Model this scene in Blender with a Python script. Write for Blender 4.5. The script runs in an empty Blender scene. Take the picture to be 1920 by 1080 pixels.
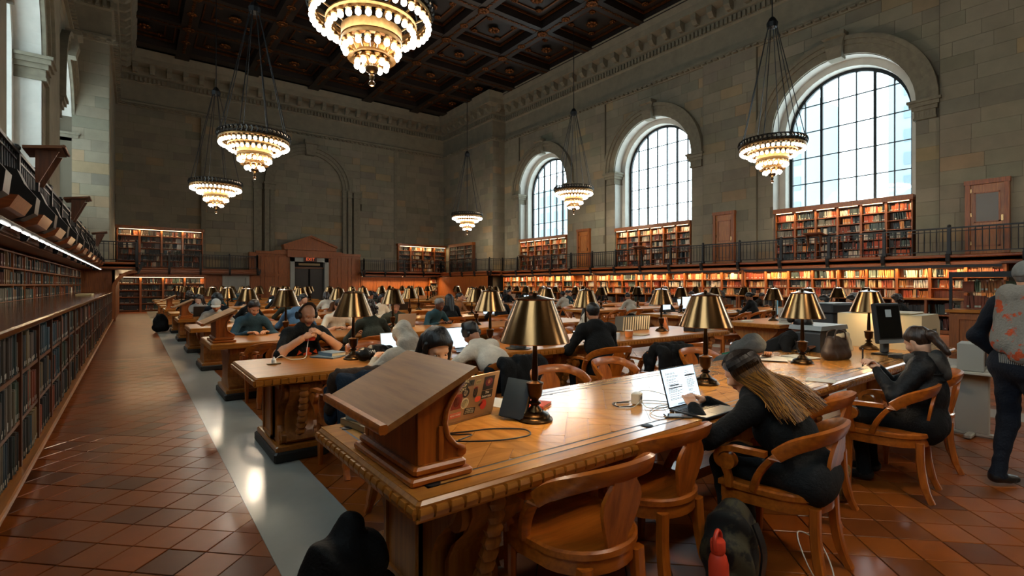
import bpy, math, random
import numpy as np
from mathutils import Vector, Matrix, Euler
random.seed(7); np.random.seed(7)
PI = math.pi
SC = bpy.context.scene
COL = SC.collection
# ------------------------------------------------------------------ camera, sky, exposure
YAW = math.atan(711/939.0)
cam_d = bpy.data.cameras.new('camera'); cam = bpy.data.objects.new('camera', cam_d); COL.objects.link(cam)
cam.location = (0, 0, 1.52); cam.rotation_euler = (PI/2, 0, -YAW)
cam_d.sensor_width = 36; cam_d.lens = 939/1920*36; cam_d.shift_y = -6/1920
cam_d.clip_start = .05; cam_d.clip_end = 400
SC.camera = cam
world = bpy.data.worlds.new('sky'); SC.world = world; world.use_nodes = True
bg = world.node_tree.nodes['Background']
bg.inputs[0].default_value = (.80, .93, 1.0, 1); bg.inputs[1].default_value = 5.0
SC.view_settings.view_transform = 'Standard'; SC.view_settings.look = 'None'
SC.view_settings.gamma = 1; SC.view_settings.use_curve_mapping = False
SC.view_settings.exposure = 0.72
SC.cycles.max_bounces = 6; SC.cycles.diffuse_bounces = 3; SC.cycles.glossy_bounces = 2
SC.cycles.transmission_bounces = 4; SC.cycles.transparent_max_bounces = 8
SC.cycles.caustics_reflective = False; SC.cycles.caustics_refractive = False
SC.cycles.sample_clamp_indirect = 4; SC.cycles.adaptive_threshold = .06; SC.cycles.light_sampling_threshold = .03; SC.cycles.use_denoising = True
WARM = (1, .68, .36)
WIN_Y = [-0.90, 7.73, 16.36, 24.99]
XR, XL, YE, ZC = 21.4, -2.0, 36.0, 14.8      # right wall, left wall, end wall, ceiling
for wy in WIN_Y:                               # light portals in the window openings
    for x, s in ((XR+.9, 1), (XL-.9, -1)):
        l = bpy.data.lights.new('window_portal', 'AREA'); l.shape = 'RECTANGLE'; l.size = 5.4; l.size_y = 4.4
        l.cycles.is_portal = True
        o = bpy.data.objects.new('window_portal', l); COL.objects.link(o)
        o.location = (x, wy, 7.3); o.rotation_euler = (0, s*PI/2, 0)

# ------------------------------------------------------------------ materials
def lin(h):
    h = h.lstrip('#'); r = []
    if len(h) == 3: h = ''.join(c*2 for c in h)
    for i in (0, 2, 4):
        c = int(h[i:i+2], 16)/255
        r.append(c/12.92 if c <= .04045 else ((c+.055)/1.055)**2.4)
    return tuple(r)
MATS = {}
def mat(name, col='#808080', rough=.5, metal=0., var=.0, scale=6., stretch=(1, 1, 1), bump=0., src=None, emit=0., coat=0., col2=None, spec=.5, rvar=0., bscale=None, detail=4., pos=False, ramp=(.30, .70)):
    if name in MATS: return MATS[name]
    m = bpy.data.materials.new(name); m.use_nodes = True; MATS[name] = m
    nt = m.node_tree; N = nt.nodes; L = nt.links; p = N['Principled BSDF']
    c = lin(col) if isinstance(col, str) else col
    p.inputs['Roughness'].default_value = rough; p.inputs['Metallic'].default_value = metal
    p.inputs['Specular IOR Level'].default_value = spec
    if coat: p.inputs['Coat Weight'].default_value = coat; p.inputs['Coat Roughness'].default_value = .12
    base = None
    if src == 'obj': n = N.new('ShaderNodeObjectInfo'); base = n.outputs['Color']
    elif src == 'attr': n = N.new('ShaderNodeAttribute'); n.attribute_name = 'Col'; base = n.outputs['Color']
    noise = None
    if var or bump or rvar:
        tc = N.new('ShaderNodeTexCoord'); mp = N.new('ShaderNodeMapping'); mp.inputs['Scale'].default_value = stretch
        if pos: gn = N.new('ShaderNodeNewGeometry'); L.new(gn.outputs['Position'], mp.inputs[0])
        else: L.new(tc.outputs['Object'], mp.inputs[0])
        noise = N.new('ShaderNodeTexNoise'); noise.inputs['Scale'].default_value = scale; noise.inputs['Detail'].default_value = detail
        noise.inputs['Roughness'].default_value = .6
        L.new(mp.outputs[0], noise.inputs['Vector'])
    if var:
        if col2 is not None:
            rp = N.new('ShaderNodeValToRGB'); e = rp.color_ramp.elements
            e[0].position, e[1].position = ramp
            e[0].color = (*c, 1); e[1].color = (*(lin(col2) if isinstance(col2, str) else col2), 1)
            L.new(noise.outputs['Fac'], rp.inputs[0]); vcol = rp.outputs[0]
        else:
            mr = N.new('ShaderNodeMapRange'); mr.inputs[1].default_value = .25; mr.inputs[2].default_value = .75
            mr.inputs[3].default_value = 1-var; mr.inputs[4].default_value = 1+var
            L.new(noise.outputs['Fac'], mr.inputs[0])
            mx = N.new('ShaderNodeMix'); mx.data_type = 'RGBA'; mx.blend_type = 'MULTIPLY'; mx.inputs[0].default_value = 1
            if base: L.new(base, mx.inputs['A'])
            else: mx.inputs['A'].default_value = (*c, 1)
            L.new(mr.outputs[0], mx.inputs['B']); vcol = mx.outputs['Result']
        L.new(vcol, p.inputs['Base Color'])
    elif base: L.new(base, p.inputs['Base Color'])
    else: p.inputs['Base Color'].default_value = (*c, 1)
    if rvar:
        mr = N.new('ShaderNodeMapRange'); mr.inputs[1].default_value = .3; mr.inputs[2].default_value = .7
        mr.inputs[3].default_value = max(.02, rough-rvar); mr.inputs[4].default_value = rough+rvar
        L.new(noise.outputs['Fac'], mr.inputs[0]); L.new(mr.outputs[0], p.inputs['Roughness'])
    if bump:
        b = N.new('ShaderNodeBump'); b.inputs['Strength'].default_value = bump; b.inputs['Distance'].default_value = .01
        if bscale:
            n2 = N.new('ShaderNodeTexNoise'); n2.inputs['Scale'].default_value = bscale; L.new(mp.outputs[0], n2.inputs['Vector']); L.new(n2.outputs['Fac'], b.inputs['Height'])
        else: L.new(noise.outputs['Fac'], b.inputs['Height'])
        L.new(b.outputs[0], p.inputs['Normal'])
    if emit:
        p.inputs['Emission Color'].default_value = (*c, 1); p.inputs['Emission Strength'].default_value = emit
    return m
def wood(name, a, b, axis='x', rough=.34, coat=.35, scale=5., src=None, bump=.05):
    st = {'x': (.12, 1.6, 1.6), 'y': (1.6, .12, 1.6), 'z': (1.6, 1.6, .12)}[axis]
    if src: return mat(name, a, rough, var=.28, scale=scale*4, stretch=st, bump=bump, coat=coat, src=src)
    return mat(name, a, rough, var=.5, col2=b, scale=scale*4, stretch=st, bump=bump, coat=coat)
STONE = mat('stone', '#756e5c', .85, var=.18, scale=2.2, bump=.25, bscale=30)
STONE_O = mat('stone_block', '#8f8672', .85, var=.14, scale=1.5, bump=.25, src='obj', bscale=24, pos=True)
STONE_A = mat('stone_blocks', '#8f8672', .85, var=.14, scale=1.5, bump=.25, src='attr', bscale=24, pos=True)
STONE_D = mat('stone_carved', '#6f6958', .85, var=.22, scale=5, bump=.3, bscale=20)
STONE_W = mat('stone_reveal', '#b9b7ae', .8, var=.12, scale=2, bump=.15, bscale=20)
MORTAR = mat('mortar', '#5c5546', .95)
TILE_O = mat('terracotta_tile', '#8a3c18', .31, var=.14, scale=5, src='obj', coat=.14, pos=True)
TILE_A = mat('terracotta_tiles', '#8a3c18', .31, var=.14, scale=5, src='attr', coat=.14, pos=True)
MARBLE = mat('grey_marble', '#a8aaa1', .28, var=.14, scale=1.6, coat=.3, detail=6)
OAK = wood('oak_polished', '#b8742a', '#8c5116', 'x', .30, .25)
OAK_Y = wood('oak_polished_y', '#b37028', '#884e15', 'y', .30, .25)
OAK_Z = wood('oak_z', '#ad6a25', '#7e4612', 'z', .45, .08)
OAK_P = wood('oak_plank', '#b06a2f', '#8a4a1c', 'x', .24, .45, src='obj', bump=0)
CHAIR = wood('chair_oak', '#ba641c', '#87420d', 'x', .36, .22)
CHAIR_Z = wood('chair_oak_z', '#ba641c', '#87420d', 'z', .36, .22)
PANEL = wood('panel_oak', '#9c551a', '#6c370d', 'z', .48, .05)
DARKWOOD = wood('dark_oak', '#6a3d19', '#45250c', 'y', .42, .05)
LOWTOP = mat('low_case_top', '#7a4519', .14, var=.5, col2='#45250c', scale=20, stretch=(1.6, .12, 1.6), spec=.4)
DARKWOOD_Z = wood('dark_oak_z', '#5c3216', '#3a1d0a', 'z', .45, .1)
INLAY = mat('inlay_ebony', '#241509', .4)
BLACKW = mat('blackened_plinth', '#1c1a16', .5, var=.3, scale=9)
BRASS = mat('brushed_brass', '#80603e', .2, 1., var=.06, scale=40, stretch=(1, 1, .03))
BRASS_D = mat('dark_bronze', '#3e2d1b', .32, 1., var=.3, scale=14)
GILT = mat('gilt', '#8a6a42', .45, 1., var=.3, scale=12)
IRON = mat('black_iron', '#14171a', .45, .3)
IRON_G = mat('dark_iron_crown', '#2b2722', .45, .7, var=.5, scale=30)
CEIL = mat('ceiling_dark', '#120b06', .6, var=.5, scale=2.5)
CEIL_B = mat('ceiling_beam', '#170d07', .5, var=.5, scale=4)
CEIL_G = mat('ceiling_gilding', '#643812', .45, .8, var=.6, scale=9)
PAINTW = mat('grey_paint', '#8d918b', .6, var=.06, scale=3)
DARK = mat('painted_interior_dark', '#0b0c0b', .8)  # near black, stands in for the unlit space beyond the doorway
BULB = mat('bulb_glow', (1, .94, .82), .4, emit=12.)
BULB.cycles.emission_sampling = 'NONE'
STRIP = mat('strip_glow', (1, .93, .82), .4, emit=4.5)
SHELF_GLOW = mat('shelf_glow', (1, .74, .42), .4, emit=3.)
BOOK_O = mat('book_cloth', '#333', .6, var=.12, scale=20, src='obj')
BOOK_A = mat('books_cloth', '#333', .6, src='attr')
PAGES = mat('pages', '#cdbf9f', .8, var=.15, scale=60, stretch=(1, 1, 12))
WHITE = mat('white_matte', '#d9d9d4', .6)
BLACK = mat('black_plastic', '#121314', .4)

def glass_mat():
    m = bpy.data.materials.new('window_glass'); m.use_nodes = True; nt = m.node_tree; nt.nodes.clear()
    o = nt.nodes.new('ShaderNodeOutputMaterial'); t = nt.nodes.new('ShaderNodeBsdfTransparent'); g = nt.nodes.new('ShaderNodeBsdfGlossy')
    mx = nt.nodes.new('ShaderNodeMixShader'); g.inputs['Roughness'].default_value = .05; t.inputs[0].default_value = (.93, .97, .97, 1)
    mx.inputs[0].default_value = .06
    nt.links.new(t.outputs[0], mx.inputs[1]); nt.links.new(g.outputs[0], mx.inputs[2]); nt.links.new(mx.outputs[0], o.inputs[0]); return m
GLASS = glass_mat()

# ------------------------------------------------------------------ mesh helpers
def tag(o, label=None, cat=None, group=None, kind=None):
    if label: o['label'] = label
    if cat: o['category'] = cat
    if group: o['group'] = group
    if kind: o['kind'] = kind
    return o
def link(name, data, parent=None, loc=None, rot=None, scale=None):
    o = bpy.data.objects.new(name, data); COL.objects.link(o)
    if parent is not None: o.parent = parent
    if loc is not None: o.location = loc
    if rot is not None: o.rotation_euler = rot if hasattr(rot, '__len__') else (0, 0, rot)
    if scale is not None: o.scale = scale
    return o
def thing(name, label, cat, loc=(0, 0, 0), rz=0., group=None, kind=None):
    return tag(link(name, None, None, loc, rz), label, cat, group, kind)
def clone(root, loc=None, rz=None, label=None, group=None, parent=None):
    r = root.copy(); COL.objects.link(r); r.parent = parent
    if loc is not None: r.location = loc
    if rz is not None: r.rotation_euler = (0, 0, rz)
    if label: r['label'] = label
    if group: r['group'] = group
    for ch in root.children:
        if ch.type != 'LIGHT' and not ch.name.startswith('rod'): clone(ch, parent=r)
    return r
class B:
    """collects polygons; build() links them as ONE mesh object"""
    def __init__(s): s.v = []; s.f = []; s.m = []; s.c = []; s.col = None; s.mi = 0; s.T = None
    def add(s, vs, fs):
        n = len(s.v)
        if s.T is not None: vs = [tuple(s.T @ Vector(p)) for p in vs]
        s.v += [tuple(p) for p in vs]; s.f += [tuple(i+n for i in f) for f in fs]
        s.m += [s.mi]*len(fs); s.c += [s.col]*len(fs); return s
    def box(s, x0, x1, y0, y1, z0, z1):
        return s.add([(x0, y0, z0), (x1, y0, z0), (x1, y1, z0), (x0, y1, z0), (x0, y0, z1), (x1, y0, z1), (x1, y1, z1), (x0, y1, z1)],
                     [(3, 2, 1, 0), (4, 5, 6, 7), (0, 1, 5, 4), (1, 2, 6, 5), (2, 3, 7, 6), (3, 0, 4, 7)])
    def cbox(s, x0, x1, y0, y1, z0, z1, b=.008):
        """box with chamfered top and vertical edges"""
        b = min(b, (x1-x0)*.45, (y1-y0)*.45, (z1-z0)*.45)
        def ring(i, z): return [(x0+i+b, y0+i, z), (x1-i-b, y0+i, z), (x1-i, y0+i+b, z), (x1-i, y1-i-b, z), (x1-i-b, y1-i, z), (x0+i+b, y1-i, z), (x0+i, y1-i-b, z), (x0+i, y0+i+b, z)]
        return s.loft([ring(b, z0), ring(0, z0+b), ring(0, z1-b), ring(b, z1)], caps=True)
    def loft(s, rings, caps=True, closed=True, loop=False):
        n = len(rings[0]); vs = [p for r in rings for p in r]; fs = []
        R = len(rings)
        for i in range(R if loop else R-1):
            a = i*n; b_ = ((i+1) % R)*n
            for j in range(n if closed else n-1):
                k = (j+1) % n; fs.append((a+j, a+k, b_+k, b_+j))
        if caps and not loop: fs.append(tuple(reversed(range(n)))); fs.append(tuple(range((R-1)*n, R*n)))
        return s.add(vs, fs)
    def prism(s, poly, axis, lo, hi):
        """extrude a 2D polygon: axis x -> (y,z), y -> (x,z), z -> (x,y)"""
        f = {'x': lambda p, t: (t, p[0], p[1]), 'y': lambda p, t: (p[0], t, p[1]), 'z': lambda p, t: (p[0], p[1], t)}[axis]
        return s.loft([[f(p, lo) for p in poly], [f(p, hi) for p in poly]])
    def lathe(s, prof, seg=16, c=(0, 0, 0), caps=True):
        rings = [[(c[0]+r*math.cos(2*PI*j/seg), c[1]+r*math.sin(2*PI*j/seg), c[2]+z) for j in range(seg)] for r, z in prof]
        return s.loft(rings, caps)
    def tube(s, pts, r, seg=6, loop=False, flat=None):
        """swept tube; r scalar, list, or list of (w,h); flat up-hint"""
        pts = [Vector(p) for p in pts]; n = len(pts); rings = []; up = Vector(flat) if flat else Vector((0, 0, 1)); last = None
        for i in range(n):
            if loop: t = pts[(i+1) % n]-pts[i-1]
            else: t = pts[min(i+1, n-1)]-pts[max(i-1, 0)]
            t.normalize()
            u = up if (flat or last is None) else last
            if abs(u.dot(t)) > .95: u = Vector((1, 0, 0)) if abs(t.x) < .9 else Vector((0, 1, 0))
            a = (u-t*u.dot(t)).normalized(); last = a; b_ = t.cross(a)
            rr = r[i] if isinstance(r, list) else r
            w, h = rr if isinstance(rr, tuple) else (rr, rr)
            if seg == 8: ang = [(1, .55), (.7, 1), (-.7, 1), (-1, .55), (-1, -.55), (-.7, -1), (.7, -1), (1, -.55)]
            elif seg == 4: ang = [(1, 1), (-1, 1), (-1, -1), (1, -1)]
            else: ang = [(math.cos(2*PI*j/seg), math.sin(2*PI*j/seg)) for j in range(seg)]
            rings.append([tuple(pts[i]+b_*(x*w)+a*(y*h)) for x, y in ang])
        return s.loft(rings, not loop, True, loop)
    def sphere(s, c, r, seg=10, rings=6):
        r3 = r if hasattr(r, '__len__') else (r, r, r)
        prof = [(math.sin(PI*i/rings), -math.cos(PI*i/rings)) for i in range(1, rings)]
        rs = [[(c[0]+a*r3[0]*math.cos(2*PI*j/seg), c[1]+a*r3[1]*math.sin(2*PI*j/seg), c[2]+z*r3[2]) for j in range(seg)] for a, z in prof]
        n = len(s.v); s.loft(rs, False)
        k = len(s.v)
        s.add([(c[0], c[1], c[2]-r3[2]), (c[0], c[1], c[2]+r3[2])], [])
        m = (rings-2)*seg
        s.f += [(k, n+(j+1) % seg, n+j) for j in range(seg)]+[(k+1, n+m+j, n+m+(j+1) % seg) for j in range(seg)]
        s.m += [s.mi]*2*seg; s.c += [s.col]*2*seg; return s
    def mesh(s, name, mats, smooth=False):
        me = bpy.data.meshes.new(name); me.from_pydata(s.v, [], s.f)
        for m in (mats if isinstance(mats, (list, tuple)) else [mats]): me.materials.append(m)
        if any(s.m): me.polygons.foreach_set('material_index', s.m)
        if any(c is not None for c in s.c):
            at = me.color_attributes.new('Col', 'FLOAT_COLOR', 'CORNER')
            ls = np.empty(len(me.polygons), dtype=np.int32); me.polygons.foreach_get('loop_total', ls)
            arr = np.array([(*(c or (.5, .5, .5)), 1) for c in s.c], dtype=np.float32)
            at.data.foreach_set('color', np.repeat(arr, ls, axis=0).ravel())
        if smooth is True: me.polygons.foreach_set('use_smooth', [True]*len(me.polygons))
        elif smooth: me.polygons.foreach_set('use_smooth', [True]*len(me.polygons)); me.set_sharp_from_angle(angle=smooth)
        me.update(); return me
    def build(s, name, mats, parent=None, loc=None, rot=None, smooth=False):
        return link(name, s.mesh(name, mats, smooth), parent, loc, rot)
def arc(cx, cz, r, a0, a1, n): return [(cx+r*math.cos(a0+(a1-a0)*i/n), cz+r*math.sin(a0+(a1-a0)*i/n)) for i in range(n+1)]
def catmull(P, k=6, loop=False):
    P = [Vector(p) for p in P]; out = []; n = len(P)
    for i in range(n if loop else n-1):
        p0, p1, p2, p3 = (P[(i-1) % n], P[i], P[(i+1) % n], P[(i+2) % n]) if loop else (P[max(i-1, 0)], P[i], P[i+1], P[min(i+2, n-1)])
        for j in range(k):
            t = j/k; out.append(.5*((2*p1)+(p2-p0)*t+(2*p0-5*p1+4*p2-p3)*t*t+(3*p1-p0-3*p2+p3)*t**3))
    if not loop: out.append(P[-1])
    return out
def clip(poly, a, b, c):
    """keep the part of poly with a*x+b*y<=c"""
    out = []
    for i in range(len(poly)):
        p, q = poly[i], poly[(i+1) % len(poly)]; dp = a*p[0]+b*p[1]-c; dq = a*q[0]+b*q[1]-c
        if dp <= 0: out.append(p)
        if (dp < 0 < dq) or (dq < 0 < dp): t = dp/(dp-dq); out.append((p[0]+(q[0]-p[0])*t, p[1]+(q[1]-p[1])*t))
    return out
def clip_rect(poly, x0, x1, y0, y1):
    for a, b, c in ((1, 0, x1), (-1, 0, -x0), (0, 1, y1), (0, -1, -y0)):
        if poly: poly = clip(poly, a, b, c)
    return poly
def area(p): return abs(sum(p[i][0]*p[(i+1) % len(p)][1]-p[(i+1) % len(p)][0]*p[i][1] for i in range(len(p))))/2
def vary(c, s=.12, h=.04):
    k = 1+random.uniform(-s, s); return tuple(max(0., ch*k*(1+random.uniform(-h, h))) for ch in c)
def depth(x, y): return x*math.sin(YAW)+y*math.cos(YAW)
def ordinal(i): return ['first', 'second', 'third', 'fourth', 'fifth', 'sixth', 'seventh', 'eighth', 'ninth', 'tenth', 'eleventh', 'twelfth', 'thirteenth', 'fourteenth', 'fifteenth', 'sixteenth', 'seventeenth', 'eighteenth', 'nineteenth', 'twentieth'][i] if i < 20 else f'{i+1}th'
# ================================================================== FLOOR
TS = .235; R2 = math.sqrt(2)
def floor_mat():
    m = bpy.data.materials.new('terracotta_floor'); m.use_nodes = True; nt = m.node_tree; N = nt.nodes; L = nt.links; p = N['Principled BSDF']
    tc = N.new('ShaderNodeTexCoord'); mp = N.new('ShaderNodeMapping'); mp.inputs['Rotation'].default_value = (0, 0, -PI/4)
    br = N.new('ShaderNodeTexBrick'); br.offset = 0; br.inputs['Scale'].default_value = 1; br.inputs['Brick Width'].default_value = TS; br.inputs['Row Height'].default_value = TS
    br.inputs['Mortar Size'].default_value = .004; br.inputs['Color1'].default_value = (*lin('#8b4716'), 1); br.inputs['Color2'].default_value = (*lin('#753a15'), 1)
    br.inputs['Mortar'].default_value = (*lin('#24130b'), 1)
    L.new(tc.outputs['Object'], mp.inputs[0]); L.new(mp.outputs[0], br.inputs['Vector']); L.new(br.outputs['Color'], p.inputs['Base Color'])
    p.inputs['Roughness'].default_value = .38; p.inputs['Coat Weight'].default_value = .14; p.inputs['Coat Roughness'].default_value = .15
    return m
fl = tag(B().box(XL-1.2, XR+1.2, -14, YE+.5, -.25, -.006).build('floor', floor_mat()), 'terracotta tiled floor of the hall laid diagonally', 'floor', kind='structure')
for x0, x1, z in ((.62, 1.15, .002), (7.85, 8.38, .002), (11.4, 11.93, .002)):
    tag(B().box(x0, x1, -14, YE-.6, -.05, z).build('marble_band', MARBLE, fl), kind='structure')
tb = B().cbox(-.5*(TS-.007), .5*(TS-.007), -.5*(TS-.007), .5*(TS-.007), -.02, 0, .0025); tile_me = tb.mesh('floor_tile', TILE_O)
TC = lin('#924c18')
def tile_col():
    r = random.random()
    if r < .06: return vary(lin('#693719'), .15)
    if r < .2: return vary(lin('#7a4119'), .1)
    return vary(TC, .10, .04)
full, part = [], []
regs = ((-.95, .62, 1.5, 13), (1.15, 7.85, -.4, 8.0), (8.38, 11.4, -.4, 8))
for i in range(-60, 120):
    for j in range(-60, 80):
        p, q = (i+.5)*TS, (j+.5)*TS; x, y = (p-q)/R2, (p+q)/R2
        d = depth(x, y)
        if d < 1.7 or d > 11.5: continue
        lat = (x*math.cos(YAW)-y*math.sin(YAW))/d
        if abs(lat) > 1.25: continue
        h = TS/R2
        poly = [(x, y-h), (x+h, y), (x, y+h), (x-h, y)]
        for x0, x1, y0, y1 in regs:
            c = clip_rect(poly, x0, x1, y0, y1)
            if len(c) < 3 or area(c) < .0005: continue
            hid = (x > .95 and 1.55 < y < 2.75) or (x > .95 and 4.4 < y < 5.6)
            if area(c) > TS*TS*.995: full.append((d+(50 if hid else 0), x, y))
            else: part.append(c)
full.sort()
for d, x, y in full[:300]:
    o = link('floor_tile', tile_me, fl, (x, y, random.uniform(-.0008, .0008)), PI/4); o.color = (*tile_col(), 1)
b = B()
for d, x, y in full[300:]:
    h = (TS-.007)/R2; b.col = tile_col(); b.prism([(x, y-h), (x+h, y), (x, y+h), (x-h, y)], 'z', -.02, 0)
for c in part:
    cx = sum(p[0] for p in c)/len(c); cy = sum(p[1] for p in c)/len(c); b.col = tile_col()
    b.prism([(cx+(p[0]-cx)*.97, cy+(p[1]-cy)*.97) for p in c], 'z', -.02, 0)
tag(b.build('floor_tiles', TILE_A, fl), kind='stuff')

# ================================================================== ASHLAR
blk = B().cbox(-.5, .5, -.5, .5, -.5, .5, .018); BLOCK_ME = blk.mesh('stone_block', STONE_O)
SB = lin('#7a7361')
def stone_col():
    r = random.random()
    if r < .10: return vary(lin('#86765a'), .08)
    if r < .28: return vary(lin('#6f6a5a'), .07)
    return vary(SB, .08, .02)
def ashlar(parent, regions, place, nobj=300, weight=None, t=.05):
    """regions: list of (a0,a1,z0,z1,off,avoid) ; place(a,z,off)->xyz of the face ; blocks proud of the wall"""
    out = []
    for a0, a1, z0, z1, off, avoid in regions:
        n = max(1, round((z1-z0)/.47)); ch = (z1-z0)/n
        for k in range(n):
            za, zb = z0+k*ch, z0+(k+1)*ch; a = a0-random.uniform(0, .9)
            while a < a1-.02:
                e = a+random.uniform(.72, 1.3)
                lo, hi = max(a, a0), min(e, a1)
                if a1-hi < .25: hi = a1
                a = max(e, hi)
                if hi-lo < .12: continue
                poly = [(lo, za), (hi, za), (hi, zb), (lo, zb)]; cut = False; dead = False
                for (cy, sp, r) in avoid:
                    m = ((lo+hi)/2, (za+zb)/2)
                    if m[1] < sp and za < sp:
                        if lo >= cy+r-.01 or hi <= cy-r+.01: continue
                        if m[0] > cy: poly = clip_rect(poly, cy+r, 1e9, -1e9, 1e9)
                        else: poly = clip_rect(poly, -1e9, cy-r, -1e9, 1e9)
                        cut = True
                    else:
                        dx, dz = m[0]-cy, m[1]-sp; L_ = math.hypot(dx, dz)
                        if min(math.hypot(p[0]-cy, p[1]-sp) for p in poly) >= r and L_ > r+.3: continue
                        ux, uz = dx/L_, dz/L_
                        poly = clip(poly, -ux, -uz, -(ux*cy+uz*sp+r)); cut = True
                    if len(poly) < 3: dead = True; break
                if dead or area(poly) < .03: continue
                out.append((poly, off, cut))
    w = [((weight(sum(p[0] for p in q[0])/len(q[0]), sum(p[1] for p in q[0])/len(q[0])) if weight else 0), i) for i, q in enumerate(out)]
    w.sort(); keep = set()
    for _, i in w:
        if not out[i][2] and len(keep) < nobj: keep.add(i)
    b = B(); g = .008
    for i, (poly, off, cut) in enumerate(out):
        if i in keep:
            ys = [p[0] for p in poly]; zs = [p[1] for p in poly]
            a_, z_ = (min(ys)+max(ys))/2, (min(zs)+max(zs))/2
            loc, ax = place(a_, z_, off+t*.5-.035+random.uniform(-.004, .004))
            la, lz = max(ys)-min(ys)-g, max(zs)-min(zs)-g
            o = link('stone_block', BLOCK_ME, parent, loc, None, (t, la, lz) if ax == 'x' else (la, t, lz)); o.color = (*stone_col(), 1)
        else:
            cx = sum(p[0] for p in poly)/len(poly); cz = sum(p[1] for p in poly)/len(poly)
            pl = [(cx+(p[0]-cx)*(1-g/.6), cz+(p[1]-cz)*(1-g/.25*.5)) for p in poly]
            b.col = stone_col()
            b.loft([[place(p[0], p[1], off-.03)[0] for p in pl], [place(p[0], p[1], off+.015)[0] for p in pl]])
    if b.f: tag(b.build('stone_blocks', STONE_A, parent), kind='stuff')

# ================================================================== SIDE WALLS WITH ARCHED WINDOWS
RO, RI, SPR, SILL, GZ = 2.4, 2.15, 7.77, 4.62, 2.47
def side_wall(name, X, s, label, y1):
    b = B(); wy = WIN_Y; Y0, Y1 = -6., y1
    edges = [Y0]+[e for w in wy for e in (w-RO, w+RO)]+[Y1]
    for i in range(0, len(edges), 2): b.add([(X, edges[i], -.2), (X, edges[i+1], -.2), (X, edges[i+1], ZC+.5), (X, edges[i], ZC+.5)], [(0, 1, 2, 3)])
    for w in wy:
        b.add([(X, w-RO, -.2), (X, w+RO, -.2), (X, w+RO, GZ), (X, w-RO, GZ)], [(0, 1, 2, 3)])
        A = arc(w, SPR, RO, PI, 0, 24)
        for k in range(24):
            p, q = A[k], A[k+1]; b.add([(X, p[0], p[1]), (X, q[0], q[1]), (X, q[0], ZC+.5), (X, p[0], ZC+.5)], [(0, 1, 2, 3)])
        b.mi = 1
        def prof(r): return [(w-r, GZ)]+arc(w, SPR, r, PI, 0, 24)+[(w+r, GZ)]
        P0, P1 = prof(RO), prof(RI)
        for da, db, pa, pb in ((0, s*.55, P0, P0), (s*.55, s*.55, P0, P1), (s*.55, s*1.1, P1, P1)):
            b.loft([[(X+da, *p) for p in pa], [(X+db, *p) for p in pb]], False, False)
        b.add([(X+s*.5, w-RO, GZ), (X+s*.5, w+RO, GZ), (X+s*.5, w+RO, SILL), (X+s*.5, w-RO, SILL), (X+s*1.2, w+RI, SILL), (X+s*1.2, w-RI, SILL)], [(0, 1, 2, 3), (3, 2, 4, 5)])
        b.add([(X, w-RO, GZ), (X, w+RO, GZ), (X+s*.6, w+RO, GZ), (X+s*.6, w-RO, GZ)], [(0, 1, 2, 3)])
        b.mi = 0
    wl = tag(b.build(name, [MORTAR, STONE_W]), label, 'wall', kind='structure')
    # archivolt, keystone, imposts: carved trim on the wall
    for n, w in enumerate(wy):
        if w < 2 and s < 0: continue
        t = B()
        for r0, r1, d in ((RO+.02, RO+.34, .10), (RO+.34, RO+.50, .17), (RO+.50, RO+.66, .25)):
            A = arc(w, SPR, r0, PI, 0, 32); C = arc(w, SPR, r1, PI, 0, 32)
            t.loft([[(X+.02*s, *a), (X-s*d, *a), (X-s*d, *c), (X+.02*s, *c)] for a, c in zip(A, C)])
        tag(t.build('archivolt', STONE_D, wl, smooth=.5), kind='structure')
        k = B(); k.loft([[(X-s*d, w-hw, z), (X-s*d, w+hw, z), (X+s*.1, w+hw, z), (X+s*.1, w-hw, z)] for z, hw, d in ((SPR+RO-.12, .24, .30), (SPR+RO+.3, .28, .40), (SPR+RO+.62, .34, .34), (SPR+RO+.66, .38, .48), (SPR+RO+.82, .38, .48))])
        tag(k.build('keystone', STONE_D, wl), kind='structure')
        for sg in (-1, 1):
            c = B(); ya = w+sg*RO
            for z0, z1, o in ((7.12, 7.2, .05), (7.2, 7.42, .03), (7.42, 7.55, .09), (7.55, 7.68, .15), (7.68, SPR, .20)):
                lo, hi = sorted((ya-sg*o, ya+sg*(.52+o))); xs = sorted((X-s*(o+.06), X+s*.56)); c.box(xs[0], xs[1], lo, hi, z0, z1)
            for kx in range(7): c.box(*sorted((X-s*.1, X+s*.02)), ya+sg*(.02+kx*.075), ya+sg*(.02+kx*.075)+.035, 7.22, 7.40)
            tag(c.build('impost', STONE_D, wl), kind='structure')
    return wl
wall_r = side_wall('wall_right', XR, 1, 'right hand stone wall with arched windows', 29.0)
wall_l = side_wall('wall_left', XL, -1, 'left hand stone wall with arched windows', 27.3)
av = [(w, SPR, RO+.66) for w in WIN_Y[1:]]
regs = []
PIERS = [3.415, 12.045, 20.675]
for i, w in enumerate(WIN_Y[1:]):                                    # bay zones beside and above each arch
    regs.append((w-3.06, w+3.06, GZ, 11.75, 0, [(w, SPR, RO+.66)]))
    # the jamb strip below the spring lies within the archivolt radius
    regs.append((w-RO-.66, w-RO, GZ, 7.1, 0, [])); regs.append((w+RO, w+RO+.66, GZ, 7.1, 0, []))
for p in PIERS+[28.6]: regs.append((p-1.25, min(p+1.25, 29.0), GZ, 11.75, .10, []))
def vis_r(a, z): return depth(XR, a)+abs(z-5)*.2
ashlar(wall_r, regs, lambda a, z, o: ((XR-o, a, z), 'x'), 300, vis_r)
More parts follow.
